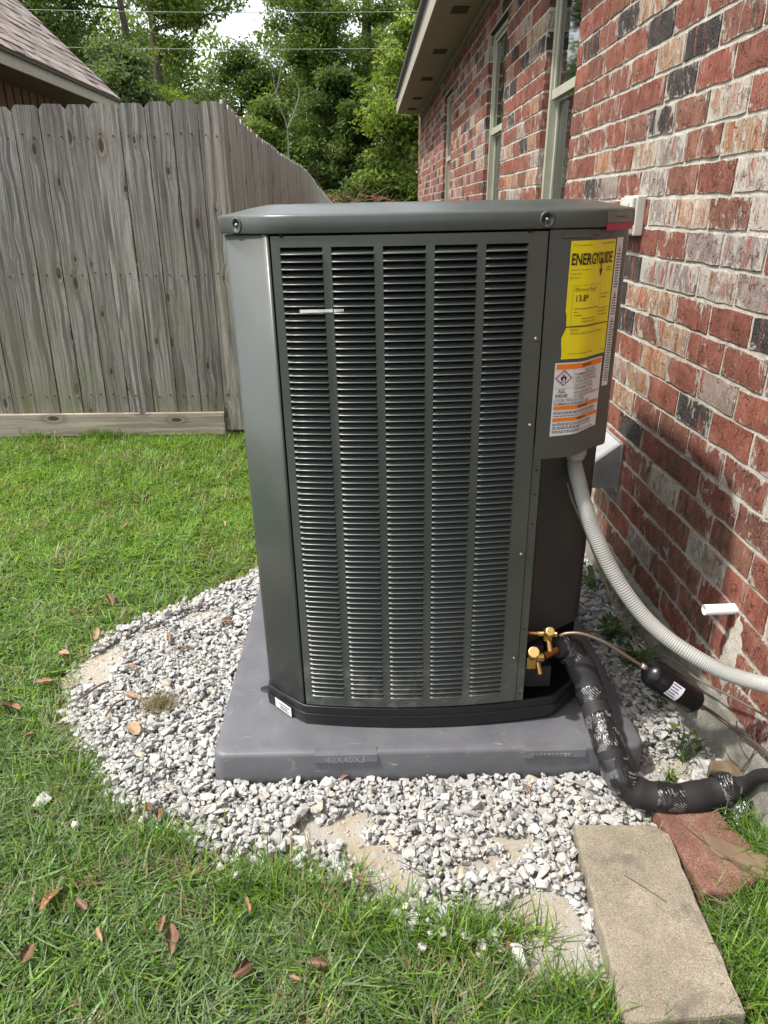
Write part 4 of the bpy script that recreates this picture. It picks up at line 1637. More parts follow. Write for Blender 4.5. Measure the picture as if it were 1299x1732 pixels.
# dimpled lid screws
dv, df = lathe_geo([(0.0150, 0.0004), (0.0128, 0.0014), (0.0106, 0.0006), (0.0085, -0.0012), (0.006, -0.0016)], 20)
dm = mesh_of('dimple', dv, df, [PAINT], True)


def dimple(x, y, z, nx_, ny_):
    o = bpy.data.objects.new('dimple', dm)
    o.matrix_local = axis_mat((x - UC.x, y - UC.y, z - UC.z), (x - UC.x + nx_, y - UC.y + ny_, z - UC.z))
    link(o, lid)
    screw(x, y, z, nx_, ny_, lid, 0.75)


nl = Vector((-0.66, -0.75)).normalized()
pl = Vector((XL, YC)).lerp(Vector((XCL, ybow(XCL))), 0.38) + nl * 0.0042
dimple(pl.x, pl.y, LB + 0.015, nl.x, nl.y)
dimple(0.352, ybow(0.352) - 0.0042, LB + 0.0155, 0.1, -1)
# plate and red tag on the right lid corner
nr = Vector((YC - ybow(XCR), -(XR - XCR))).normalized()
A = Vector((XCR, ybow(XCR))).lerp(Vector((XR, YC)), 0.16)
B = Vector((XCR, ybow(XCR))).lerp(Vector((XR, YC)), 0.93)
for nm, z0, z1, off, mt_ in (('maker_plate', LB + 0.0075, LB + 0.027, 0.0058, PLATE), ('red_tag', LB - 0.006, LB + 0.0065, 0.0062, RED_TAG)):
    a, b = A + nr * off, B + nr * off
    a2, b2 = A + nr * (off - 0.002), B + nr * (off - 0.002)
    mk(nm, ul([(a.x, a.y, z0), (b.x, b.y, z0), (b.x, b.y, z1), (a.x, a.y, z1), (a2.x, a2.y, z0), (b2.x, b2.y, z0), (b2.x, b2.y, z1), (a2.x, a2.y, z1)]),
       [(0, 1, 2, 3), (4, 0, 3, 7), (1, 5, 6, 2), (3, 2, 6, 7), (4, 5, 1, 0)], mt_, lid)
a, b = A.lerp(B, 0.3) + nr * 0.0061, A.lerp(B, 0.68) + nr * 0.0061
mk('plate_line', ul([(a.x, a.y, LB + 0.0165), (b.x, b.y, LB + 0.0165), (b.x, b.y, LB + 0.0180), (a.x, a.y, LB + 0.0180)]), [(0, 1, 2, 3)], IRON, lid)
# notch tabs under the lid edge
for x_ in (-0.142, 0.318):
    m = MB().box(x_, x_ + 0.007, ybow(x_) - 0.004, ybow(x_) + 0.002, LB - 0.006, LB + 0.001)
    m.v = ul(m.v)
    m.mk('lid_clip', DARK, lid)


# service valves (part of the unit)
def cyl_ul(m, a, b, r, n=16, r2=None):
    m.cyl(a, b, r, n, r2)


m = MB()
cyl_ul(m, (0.402, 1.372, 0.331), (0.447, 1.356, 0.337), 0.0065)
m.box(0.414, 0.434, 1.352, 1.372, 0.320, 0.348)
cyl_ul(m, (0.424, 1.352, 0.342), (0.424, 1.343, 0.350), 0.0095)
m.v = ul(m.v)
lv = m.mk('liquid_valve', BRASS, unit, bevel=0.002)
m = MB()
cyl_ul(m, (0.424, 1.349, 0.347), (0.423, 1.337, 0.359), 0.0105, 20)
m.v = ul(m.v)
m.mk('cap', BRASS_CAP, lv, bevel=0.002)
m = MB()
cyl_ul(m, (0.426, 1.354, 0.322), (0.4285, 1.340, 0.300), 0.0060, 12, 0.0068)
m.v = ul(m.v)
m.mk('service_port', BRASS, lv, bevel=0.0015)
m = MB()
cyl_ul(m, (0.372, 1.385, 0.327), (0.403, 1.372, 0.331), 0.0048)
m.v = ul(m.v)
m.mk('copper_stub', COPPER, lv)
m = MB()
m.box(0.380, 0.404, 1.362, 1.392, 0.236, 0.268)
cyl_ul(m, (0.392, 1.377, 0.262), (0.395, 1.357, 0.286), 0.0125, 18)
cyl_ul(m, (0.402, 1.376, 0.261), (0.424, 1.375, 0.263), 0.0125, 18)
m.v = ul(m.v)
sv = m.mk('suction_valve', BRASS, unit, bevel=0.002)
m = MB()
cyl_ul(m, (0.394, 1.360, 0.281), (0.391, 1.344, 0.298), 0.0135, 22)
m.v = ul(m.v)
m.mk('cap', BRASS_CAP, sv, bevel=0.002)
m = MB()
cyl_ul(m, (0.408, 1.368, 0.253), (0.413, 1.352, 0.228), 0.0055, 12, 0.0065)
m.v = ul(m.v)
m.mk('service_port', BRASS, sv, bevel=0.0015)
m = MB()
cyl_ul(m, (0.423, 1.375, 0.263), (0.462, 1.398, 0.266), 0.0105, 18)
m.v = ul(m.v)
m.mk('copper_stub', COPPER, sv)

# ------------------------------------------------------------------ insulated suction pipe
P = [(0.452, 1.400, 0.268), (0.478, 1.412, 0.266), (0.506, 1.398, 0.24), (0.526, 1.368, 0.203), (0.534, 1.334, 0.170), (0.540, 1.279, 0.144), (0.546, 1.225, 0.118), (0.560, 1.185, 0.078), (0.592, 1.166, 0.048), (0.640, 1.152, 0.040), (0.70, 1.147, 0.040), (0.765, 1.157, 0.042), (0.815, 1.162, 0.052)]
S = spline(P, 8)
pipe = empty('insulated_pipe', S[40])
tag(pipe, 'thick black foam insulated pipe wrapped with black tape, bending from the unit to the wall', 'pipe')
pl_ = Vector(pipe.location)
nS = len(S)
rad = [0.0335 + 0.0012 * math.sin(i * 0.7) for i in range(nS)]
for i in range(7):
    rad[i] = 0.016 + (0.0335 - 0.016) * (i / 7) ** 0.6
v, f = tube_geo([p - pl_ for p in S], rad, 20)
mk('foam_sleeve', v, f, FOAM, pipe, True)
for (a, b, big) in ((4, 16, 1.03), (27, 34, 1.04), (38, 49, 1.03), (51, 60, 1.06), (71, 79, 1.04), (90, 96, 1.12)):
    seg = S[a:b + 1]
    rr = [rad[i] * big + 0.0006 * math.sin(i * 2.1) for i in range(a, b + 1)]
    rr[0] -= 0.001
    rr[-1] -= 0.001
    v, f = tube_geo([p - pl_ for p in seg], rr, 22, False)
    vv = []
    for q in v:
        d = mnoise.noise(Vector(q) * 60) * 0.0018
        w = Vector(q)
        j = min(range(len(seg)), key=lambda k: (seg[k] - pl_ - w).length)
        c = seg[j] - pl_
        vv.append(tuple(w + (w - c).normalized() * d))
    mk('tape_wrap', vv, f, TAPE, pipe, True)
# ragged tape end and the pipe going into the wall
m = MB()
tail = spline([(0.80, 1.165, 0.046), (0.828, 1.150, 0.070), (0.838, 1.118, 0.130), (0.842, 1.06, 0.175), (0.845, 0.96, 0.20)], 4)
v, f = tube_geo([p - pl_ for p in tail], [max(0.015, 0.031 - 0.0028 * i) for i in range(len(tail))], 14)
mk('bare_pipe_end', v, f, FOAM, pipe, True)
v, f = [], []
for j in range(8):
    for i in range(6):
        u, w = i / 5, j / 7
        x_ = 0.790 + 0.052 * u - 0.028 * w
        y_ = 1.135 - 0.045 * w + 0.012 * math.sin(u * 5)
        z_ = 0.050 - 0.045 * w + 0.012 * mnoise.noise(Vector((u * 3, w * 4, 5)))
        v.append((x_ - pl_.x, y_ - pl_.y, z_ - pl_.z))
for j in range(7):
    for i in range(5):
        a = j * 6 + i
        f.append((a, a + 1, a + 7, a + 6))
o = mk('torn_tape_flap', v, f, TAPE, pipe, True)
sm_ = o.modifiers.new('s', 'SOLIDIFY')
sm_.thickness = 0.003

# ------------------------------------------------------------------ liquid line with filter drier
D0, D1 = Vector((0.6415, 1.293, 0.280)), Vector((0.752, 1.274, 0.203))
line = empty('liquid_line', (D0 + D1) / 2)
tag(line, 'thin copper refrigerant line carrying a shiny black filter drier with a white sticker', 'pipe')
ll = Vector(line.location)
ax = (D1 - D0).normalized()
pts = spline([(0.445, 1.356, 0.337), (0.46, 1.352, 0.346), (0.492, 1.342, 0.351), (0.537, 1.326, 0.340), (0.575, 1.311, 0.320), (0.612, 1.299, 0.298), tuple(D0 - ax * 0.012)], 6)
v, f = tube_geo([p - ll for p in pts], 0.0042, 10)
mk('copper_line', v, f, COPPER_OLD, line, True)
pts = spline([tuple(D1 + ax * 0.010), (0.790, 1.278, 0.176), (0.815, 1.274, 0.158), (0.832, 1.255, 0.150), (0.842, 1.215, 0.156), (0.846, 1.16, 0.175), (0.85, 1.08, 0.185)], 6)
v, f = tube_geo([p - ll for p in pts], 0.0046, 10)
mk('copper_line', v, f, COPPER_OLD, line, True)
L_ = (D1 - D0).length
mt = axis_mat(D0 - ll, D1 - ll)
prof_ = [(0.006, -0.012), (0.014, -0.010), (0.026, -0.002), (0.0325, 0.007), (0.0333, 0.012), (0.0328, 0.0155), (0.0343, 0.018), (0.0343, L_ - 0.018), (0.0328, L_ - 0.0155), (0.0333, L_ - 0.012), (0.0325, L_ - 0.007), (0.026, L_ + 0.002), (0.014, L_ + 0.010), (0.006, L_ + 0.012)]
v, f = lathe_geo(prof_, 32)
drier = mk('filter_drier', xf(mt, v), f, DRIER, line, True)
for (a, b) in ((-0.024, -0.006), (L_ + 0.006, L_ + 0.026)):
    v, f = lathe_geo([(0.0068, a), (0.0068, b)], 14)
    mk('copper_joint', xf(mt, v), f, flat_mat('braze', (0.34, 0.30, 0.26), 0.35, 0.7), line, True)
# sticker on the drier: patch of the cylinder facing the camera
imt = mt.inverted()
camd = (imt.to_3x3() @ (Vector((0, 0, CAM_H)) - (D0 + D1) / 2)).normalized()
ang = math.atan2(camd.y, camd.x) + 0.15


def patch(a0, a1, z0, z1, r, nn=8):
    v, f = [], []
    for k in range(nn + 1):
        a = a0 + (a1 - a0) * k / nn
        v += [(r * math.cos(a), r * math.sin(a), z0), (r * math.cos(a), r * math.sin(a), z1)]
    for k in range(nn):
        f.append((2 * k, 2 * k + 2, 2 * k + 3, 2 * k + 1))
    return xf(mt, v), f


v, f = patch(ang - 0.50, ang + 0.62, L_ * 0.32, L_ * 0.56, 0.0347)
stk = mk('sticker', v, f, WHITE_L, drier, True)
m = MB()
for k in range(5):
    v, f = patch(ang - 0.4 + 0.2 * k, ang - 0.32 + 0.2 * k, L_ * 0.33, L_ * (0.50 - 0.03 * (k % 2)), 0.0350, 1)
    m.add(v, f)
m.mk('sticker_print', flat_mat('blue_print', (0.08, 0.12, 0.22), 0.5), drier)

# ------------------------------------------------------------------ conduit, control wires, drain stub
P = [(0.462, 1.448, 0.790), (0.462, 1.444, 0.735), (0.468, 1.412, 0.694), (0.479, 1.388, 0.651), (0.502, 1.370, 0.592), (0.545, 1.343, 0.508), (0.602, 1.309, 0.430), (0.66, 1.273, 0.380), (0.73, 1.215, 0.351), (0.77, 1.167, 0.353), (0.81, 1.105, 0.375), (0.848, 1.02, 0.42)]
S2 = spline(P, 36)
con = empty('electrical_conduit', S2[140])
tag(con, 'grey white ribbed flexible conduit curving from the unit down to the right edge', 'conduit')
c0 = Vector(con.location)
v, f = tube_geo([p - c0 for p in S2], [0.0165 + (0.0007 if i % 2 else -0.0004) for i in range(len(S2))], 18)
mk('ribbed_hose', v, f, CONDUIT, con, False)
m = MB()
m.cyl(Vector((0.462, 1.448, 0.800)) - c0, Vector((0.462, 1.446, 0.752)) - c0, 0.0235, 20)
m.cyl(Vector((0.462, 1.446, 0.752)) - c0, Vector((0.4625, 1.444, 0.742)) - c0, 0.0200, 20)
m.mk('connector', flat_mat('grey_connector', (0.33, 0.33, 0.31), 0.45), con, bevel=0.002)

S3 = spline([(0.430, 1.48, 0.790), (0.432, 1.472, 0.735), (0.450, 1.455, 0.690), (0.468, 1.44, 0.64), (0.490, 1.415, 0.59), (0.52, 1.395, 0.52), (0.60, 1.42, 0.36), (0.70, 1.50, 0.22), (0.79, 1.55, 0.145), (0.812, 1.51, 0.148), (0.822, 1.40, 0.170), (0.834, 1.284, 0.212), (0.842, 1.195, 0.244), (0.848, 1.08, 0.28)], 6)
wv_, wf_ = tube_geo([p - S3[40] for p in S3], 0.0028, 8)
tag(mk('control_wire', wv_, wf_, flat_mat('brown_wire', (0.16, 0.14, 0.12), 0.45), None, True, S3[40]), 'thin grey brown control wire trailing beside the conduit along the wall foot', 'wire')

m = MB()
st_ = empty('drain_stub', (WX, 1.388, 0.383))
tag(st_, 'short white plastic drain pipe sticking out of the brick wall', 'pipe')
v, f = [], []
n = 24
for (x_, r) in ((0.03, 0.0128), (-0.072, 0.0128), (-0.0725, 0.0120), (-0.0725, 0.0108), (0.03, 0.0105)):
    for k in range(n):
        a = 2 * math.pi * k / n
        v.append((x_, r * math.cos(a) + (-0.004 if x_ < 0 else 0), r * math.sin(a)))
for q in range(4):
    for k in range(n):
        f.append((q * n + k, q * n + (k + 1) % n, (q + 1) * n + (k + 1) % n, (q + 1) * n + k))
mk('tube', v, f, PVC, st_, True)

# ------------------------------------------------------------------ vent hood and outlet box on the wall
vh = empty('vent_hood', (WX, 2.305, 0.365))
tag(vh, 'small dusty galvanised vent hood on the brick wall behind the unit', 'vent')
m = MB().box(-0.006, 0.0, -0.115, 0.115, -0.008, 0.166)
m.mk('flange', GALV, vh, bevel=0.001)
m = MB()
h0, h1, dep = 0.004, 0.158, 0.085
m.add([(-0.006, -0.10, h0), (-dep, -0.10, h0), (-dep, -0.10, h1 - 0.060), (-0.006, -0.10, h1),
       (-0.006, 0.10, h0), (-dep, 0.10, h0), (-dep, 0.10, h1 - 0.060), (-0.006, 0.10, h1)],
      [(0, 1, 2, 3), (7, 6, 5, 4), (3, 2, 6, 7), (1, 5, 6, 2)])
o = m.mk('hood', GALV, vh)
sm_ = o.modifiers.new('s', 'SOLIDIFY')
sm_.thickness = 0.0015

ob_ = empty('outlet_box', (WX, 2.345, 1.205))
tag(ob_, 'beige weatherproof electrical box on the brick wall behind the unit lid', 'outlet box')
m = MB().box(-0.030, 0.0, -0.06, 0.06, -0.03, 0.085)
m.mk('body', BEIGE, ob_, bevel=0.004)
m = MB().box(-0.042, -0.030, -0.055, 0.055, -0.025, 0.080)
m.mk('cover', BEIGE, ob_, bevel=0.003)
m = MB().box(-0.048, -0.042, -0.030, 0.030, -0.012, 0.066)
m.mk('flap', BEIGE, ob_, bevel=0.002)

# ------------------------------------------------------------------ pavers, board, rubble by the wall


def slab(name, poly, z0, z1, mat, label, cat, rough=0.004, step=0.02, parent=None):
    """rough edged slab built from a polygon, with a worn rim"""
    pts = []
    n = len(poly)
    for i in range(n):
        a, b = Vector(poly[i]), Vector(poly[(i + 1) % n])
        k = max(1, int((b - a).length / step))
        for q in range(k):
            p = a.lerp(b, q / k)
            nz = mnoise.noise(Vector((p.x * 30, p.y * 30, 1)))
            d = (b - a).normalized()
            pts.append((p.x + d.y * nz * rough, p.y - d.x * nz * rough))
    c = Vector((sum(p[0] for p in pts) / len(pts), sum(p[1] for p in pts) / len(pts)))
    rel = [(p[0] - c.x, p[1] - c.y) for p in pts]
    sc = lambda s: [(p[0] * (1 - s / max(0.03, math.hypot(*p))), p[1] * (1 - s / max(0.03, math.hypot(*p)))) for p in rel]
    v, f = stack([(sc(-0.001), z0), (sc(0), z1 - 0.008), (sc(0.0015), z1 - 0.003), (sc(0.005), z1), (sc(0.02), z1 + 0.0006)])
    o = mk(name, v, f, mat, parent, False, (c.x, c.y, 0))
    if label:
        tag(o, label, cat)
    return o


slab('concrete_paver', [(0.436, 1.092), (0.606, 1.083), (0.632, 1.060), (0.613, 0.700), (0.408, 0.688)], -0.03, 0.034, CONC_PAVER, 'long tan concrete paver lying in the grass in front of the gravel', 'paver')
slab('broken_paver', [(0.628, 1.135), (0.772, 1.128), (0.775, 1.075), (0.80, 1.03), (0.79, 0.955), (0.71, 0.925), (0.650, 0.925), (0.640, 1.0)], -0.03, 0.026, CONC_RED, 'broken reddish paver between the tan paver and the grass', 'paver', 0.008)
bark = slab('bark_slab', [(0.70, 1.06), (0.735, 1.04), (0.83, 0.985), (0.86, 0.975), (0.84, 0.945), (0.78, 0.945), (0.75, 0.975), (0.70, 1.015)], 0.027, 0.036, BARK_WOOD, 'flat brown piece of bark resting on the broken red paver', 'bark', 0.010)
wd = slab('rotten_board', [(0.775, 1.195), (0.800, 1.19), (0.846, 1.165), (0.846, 1.225), (0.79, 1.225)], -0.01, 0.075, BARK_WOOD, 'short rotten board wedged at the wall foot behind the black pipe', 'board', 0.006)

# ------------------------------------------------------------------ fence
fence = empty('wooden_fence', (-1.5, 4.127, 0))
tag(fence, 'weathered grey dog eared wooden privacy fence turning a corner behind the lawn', 'fence')
FL = Vector(fence.location)
tops = [-0.717, -0.850, -0.983, -1.119, -1.256, -1.401, -1.528, -1.665, -1.802]
while tops[-1] > -4.2:
    tops.append(tops[-1] - 0.137)


def board_geo(w, h, t=0.016, ear=0.024, seed=0, plain=False):
    r = random.Random(seed)
    e1, e2 = ear * r.uniform(0.7, 1.1), ear * r.uniform(0.7, 1.1)
    hw = w / 2
    P = [(-hw, 0), (-hw, h * 0.33), (-hw, h * 0.66), (-hw, h - e1 * 1.1), (-hw + e1, h), (hw - e2, h), (hw, h - e2 * 1.1), (hw, h * 0.66), (hw, h * 0.33), (hw, 0)]
    P = [(p[0] + r.uniform(-0.0018, 0.0018), p[1]) for p in P]
    n = len(P)
    v = [(p[0], 0, p[1]) for p in P] + [(p[0], t, p[1]) for p in P]
    f = [(0, 1, 8, 9), (1, 2, 7, 8), (2, 3, 6, 7), (3, 4, 5, 6)] + [(n + 9, n + 8, n + 1, n + 0), (n + 8, n + 7, n + 2, n + 1), (n + 7, n + 6, n + 3, n + 2), (n + 6, n + 5, n + 4, n + 3)]
    f += [((i + 1) % n, i, n + i, n + (i + 1) % n) for i in range(n)]
    return v, f


for i in range(len(tops) - 1):
    xr, xl = tops[i], tops[i + 1]
    w = xr - xl - random.choice((0.003, 0.004, 0.006))
    if i == 1:
        w = xr - xl - 0.003
    zt = 1.772 - 0.026 * min(1, max(0, (-0.85 - xr) / 1.1)) + random.uniform(-0.004, 0.004)
    zb = 0.02 if i == 0 else 0.05
    v, f = board_geo(w, zt - zb, seed=i)
    xc = (xr + xl) / 2
    o = mk('picket', v, f, WOOD, fence)
    lean = 0.010 + 0.035 * max(0, (-0.85 - xc) / 0.9)
    lean = min(lean, 0.05)
    o.location = (xc - lean - FL.x, random.uniform(-0.002, 0.002), zb)
    o.rotation_euler = (0, math.atan2(lean, zt - zb) + random.uniform(-0.002, 0.002), random.uniform(-0.015, 0.015))
m = MB().box(-4.2, -0.861, -0.034, -0.004, 0.0, 0.136)
m.v = [(p[0] - FL.x, p[1], p[2]) for p in m.v]
m.mk('kickboard', WOOD_KICK, fence, bevel=0.002)
m = MB()
for z in (0.30, 0.93, 1.60):
    m.box(-4.2, -0.76, 0.020, 0.060, z - 0.045, z + 0.045)
m.v = [(p[0] - FL.x, p[1], p[2]) for p in m.v]
m.mk('rail', WOOD_SIDE, fence)
# nails
m = MB()
for i in range(len(tops) - 1):
    for z in (0.24, 0.93, 1.615):
        for dx in (0.03, -0.03):
            xx = (tops[i] + tops[i + 1]) / 2 + dx + random.uniform(-0.006, 0.006) - 0.02 * (1 - z / 1.8)
            zz = z + random.uniform(-0.012, 0.012)
            m.box(xx - 0.003 - FL.x, xx + 0.003 - FL.x, -0.0055, 0.001, zz - 0.003, zz + 0.003)
stuff(m.mk('nails', IRON, fence))
# side run along y
prof_y = [4.13, 4.591, 4.953, 5.391, 6.174, 6.892, 8.257, 9.028, 9.981, 11.113, 12.274, 12.825, 16.706, 18.5]
prof_z = [1.785, 1.767, 1.741, 1.731, 1.731, 1.725, 1.724, 1.741, 1.729, 1.692, 1.623, 1.608, 1.457, 1.40]
SX = -0.722
y = 4.150
i = 0
while y < 18.3:
    w = 0.138 + random.uniform(-0.002, 0.002)
    yc = y + w / 2
    zt = float(np.interp(yc, prof_y, prof_z)) + random.uniform(-0.006, 0.006)
    zb = float(np.interp(yc, [4, 10, 18], [0.02, 0.0, -0.3]))
    v, f = board_geo(w - random.choice((0.003, 0.005, 0.007)), zt - zb, seed=100 + i)
    o = mk('picket', v, f, WOOD_SIDE, fence)
    o.location = (SX - FL.x + random.uniform(-0.002, 0.002), yc - FL.y, zb)
    o.rotation_euler = (0, 0, math.radians(90) + random.uniform(-0.012, 0.012))
    y += w
    i += 1
m = MB()
for (ya, yb) in ((4.2, 11.0), (11.0, 18.2)):
    m.box(SX - 0.062, SX - 0.020, ya, yb - 0.01, 0.25, 0.34).box(SX - 0.062, SX - 0.020, ya, yb - 0.01, 0.85, 0.94)
m.v = [(p[0] - FL.x, p[1] - FL.y, p[2]) for p in m.v]
m.mk('rail', WOOD_SIDE, fence)
m = MB()
for yy_ in (4.24, 6.6, 9.0, 11.4, 13.8, 16.2):
    m.box(SX - 0.16, SX - 0.065, yy_, yy_ + 0.09, -0.3, min(1.5, float(np.interp(yy_, prof_y, prof_z)) - 0.15))
m.v = [(p[0] - FL.x, p[1] - FL.y, p[2]) for p in m.v]
m.mk('post', WOOD_SIDE, fence)

# ------------------------------------------------------------------ neighbour's house
nh = empty('neighbour_house', (-3.3, 8.0, 0))
tag(nh, 'neighbouring house with pinkish brown shingle roof showing above the fence', 'house')
NL_ = Vector(nh.location)
EXN, EZN, YN1, YN0 = -3.24, 2.635, 10.8, 6.3
SLOPE = 0.965


def nv(m):
    m.v = [(p[0] - NL_.x, p[1] - NL_.y, p[2] - NL_.z) for p in m.v]
    return m


XRIDGE = -8.0
RZ = EZN + SLOPE * (EXN - XRIDGE)
m = MB()
# hipped end: far edge runs up and slightly back
m.add([(EXN - 0.02, YN0, EZN - 0.012), (EXN - 0.02, YN1, EZN - 0.012), (XRIDGE, YN1, RZ - 0.012), (XRIDGE, YN0, RZ - 0.012)], [(0, 1, 2, 3)])
m.add([(EXN - 0.02, YN1, EZN - 0.13), (EXN - 0.02, YN1, EZN - 0.012), (XRIDGE, YN1, RZ - 0.012), (XRIDGE, YN1, RZ - 0.13)], [(0, 1, 2, 3)])
m.add([(XRIDGE, YN1, RZ - 0.012), (XRIDGE, YN0, RZ - 0.012), (XRIDGE - 5, YN0, RZ - 5), (XRIDGE - 5, YN1, RZ - 5)], [(0, 1, 2, 3)])
roof = nv(m).mk('roof', ROOF_EDGE, nh)
m = MB().box(EXN - 0.045, EXN - 0.02, YN0, YN1, EZN - 0.145, EZN - 0.035)
nv(m).mk('fascia', FASCIA, nh)
m = MB().box(EXN - 0.02, EXN + 0.005, YN0, YN1 + 0.01, EZN - 0.040, EZN - 0.014)
nv(m).mk('drip_edge', ROOF_EDGE, nh)
m = MB().box(EXN - 0.55, EXN - 0.045, YN0, YN1, EZN - 0.135, EZN - 0.125)
nv(m).mk('soffit', flat_mat('brown_soffit', (0.13, 0.095, 0.07), 0.7), nh)
m = MB().box(EXN - 5, EXN - 0.50, YN0, YN1 - 0.4, -0.3, EZN - 0.13)
q = YN0
nw = nv(m).mk('wall', SIDING, nh)
m = MB()
while q < YN1 - 0.45:
    m.box(EXN - 0.50, EXN - 0.488, q, q + 0.02, 0.0, EZN - 0.14)
    q += 0.20
nv(m).mk('batten', flat_mat('batten_paint', (0.10, 0.065, 0.05), 0.85), nh)
# shingles: course by course up the slope
cl = math.hypot(1, SLOPE)
ux, uz = -1 / cl, SLOPE / cl
nrm = Vector((SLOPE / cl, 0, 1 / cl))
EXPO = 0.135
sh_me = []
tabs = []
for c in range(42):
    d = -0.01 + c * EXPO
    yy_ = YN1 + 0.01 - (0.12 * (c % 3))
    first = True
    while yy_ > YN0:
        w = random.choice((0.16, 0.20, 0.24, 0.30))
        if first:
            w = w * 0.6
            yy_ = YN1 + 0.012
            first = False
        tabs.append((d, yy_ - w, yy_ - 0.004, random.choice((0.006, 0.011, 0.016))))
        yy_ -= w


def tab_geo(d, y0, y1, t):
    b0 = Vector((EXN + ux * d, 0, EZN + uz * d))
    b1 = Vector((EXN + ux * (d + EXPO + 0.05), 0, EZN + uz * (d + EXPO + 0.05)))
    lo = b0 + nrm * t
    hi = b1 + nrm * 0.001
    bo = b0 - nrm * 0.004
    return [(lo.x, y0, lo.z), (lo.x, y1, lo.z), (hi.x, y1, hi.z), (hi.x, y0, hi.z), (bo.x, y0, bo.z), (bo.x, y1, bo.z)], [(0, 1, 2, 3), (4, 5, 1, 0), (4, 0, 3), (5, 2, 1)]


scored = []
for t in tabs:
    g = tab_geo(*t)
    P0, P1, P2 = px(g[0][0]), px(g[0][1]), px(g[0][3])
    vis = P0[2] > 1 and -30 < P0[0] < 260 and -30 < P0[1] < 200 and -30 < P1[0] < 260
    scored.append((abs(P0[0] - P1[0]) * abs(P0[1] - P2[1]) if vis else 0, g))
scored.sort(key=lambda s: -s[0])
for k, (sc_, g) in enumerate(scored[:300]):
    if sc_ <= 0:
        break
    c = Vector(g[0][0])
    o = mk('shingle', [tuple(Vector(p) - c) for p in g[0]], g[1], SHINGLE, roof, False, c - NL_)
m = MB()
for (sc_, g) in scored[k if scored[k][0] <= 0 else 300:]:
    m.add(*g)
stuff(nv(m).mk('shingles', SHINGLE, roof))


# ------------------------------------------------------------------ trees
def leaf_cloud(clumps, n, size, cols, seed, flat=0.6):
    """clumps: (centre, radius, weight, tone). returns verts, faces, tints of small leaf cards"""
    r = np.random.default_rng(seed)
    w = np.array([c[2] for c in clumps], float)
    idx = r.choice(len(clumps), n, p=w / w.sum())
    C = np.array([c[0] for c in clumps])[idx]
    R = np.array([c[1] for c in clumps])[idx]
    tone = np.array([c[3] for c in clumps])[idx]
    d = r.normal(size=(n, 3))
    d /= np.linalg.norm(d, axis=1, keepdims=True)
    rad = r.random(n) ** 0.45
    P = C + d * (rad * R)[:, None] * np.array([1, 1, flat])
    s = size * r.uniform(0.6, 1.4, n)
    nn = r.normal(size=(n, 3))
    nn[:, 2] = np.abs(nn[:, 2]) + 0.3
    nn /= np.linalg.norm(nn, axis=1, keepdims=True)
    t = r.normal(size=(n, 3))
    t -= nn * (t * nn).sum(1, keepdims=True)
    t /= np.linalg.norm(t, axis=1, keepdims=True)
    b = np.cross(nn, t)
    V = np.empty((n, 4, 3), np.float32)
    V[:, 0] = P - t * s[:, None]
    V[:, 1] = P + b * (s * 0.42)[:, None] + t * (s * 0.1)[:, None]
    V[:, 2] = P + t * s[:, None] - nn * (s * 0.25)[:, None]
    V[:, 3] = P - b * (s * 0.42)[:, None] + t * (s * 0.1)[:, None]
    F = np.arange(n * 4).reshape(n, 4)
    cols = np.array(cols)
    k = np.clip(tone * (len(cols) - 1) + r.normal(0, 0.35, n), 0, len(cols) - 1.001)
    i = k.astype(int)
    fr = (k - i)[:, None]
    T = cols[i] * (1 - fr) + cols[i + 1] * fr
    T = T * r.uniform(0.8, 1.2, n)[:, None]
    return V.reshape(-1, 3), F, np.repeat(T, 4, axis=0)


GREENS = {
    'mid': [(0.070, 0.115, 0.030), (0.125, 0.190, 0.044), (0.190, 0.265, 0.060)],
    'bright': [(0.095, 0.150, 0.030), (0.170, 0.240, 0.046), (0.250, 0.325, 0.065)],
    'dark': [(0.050, 0.085, 0.030), (0.090, 0.140, 0.042), (0.140, 0.195, 0.056)],
    'grey': [(0.085, 0.130, 0.060), (0.125, 0.180, 0.080), (0.165, 0.220, 0.100)],
}


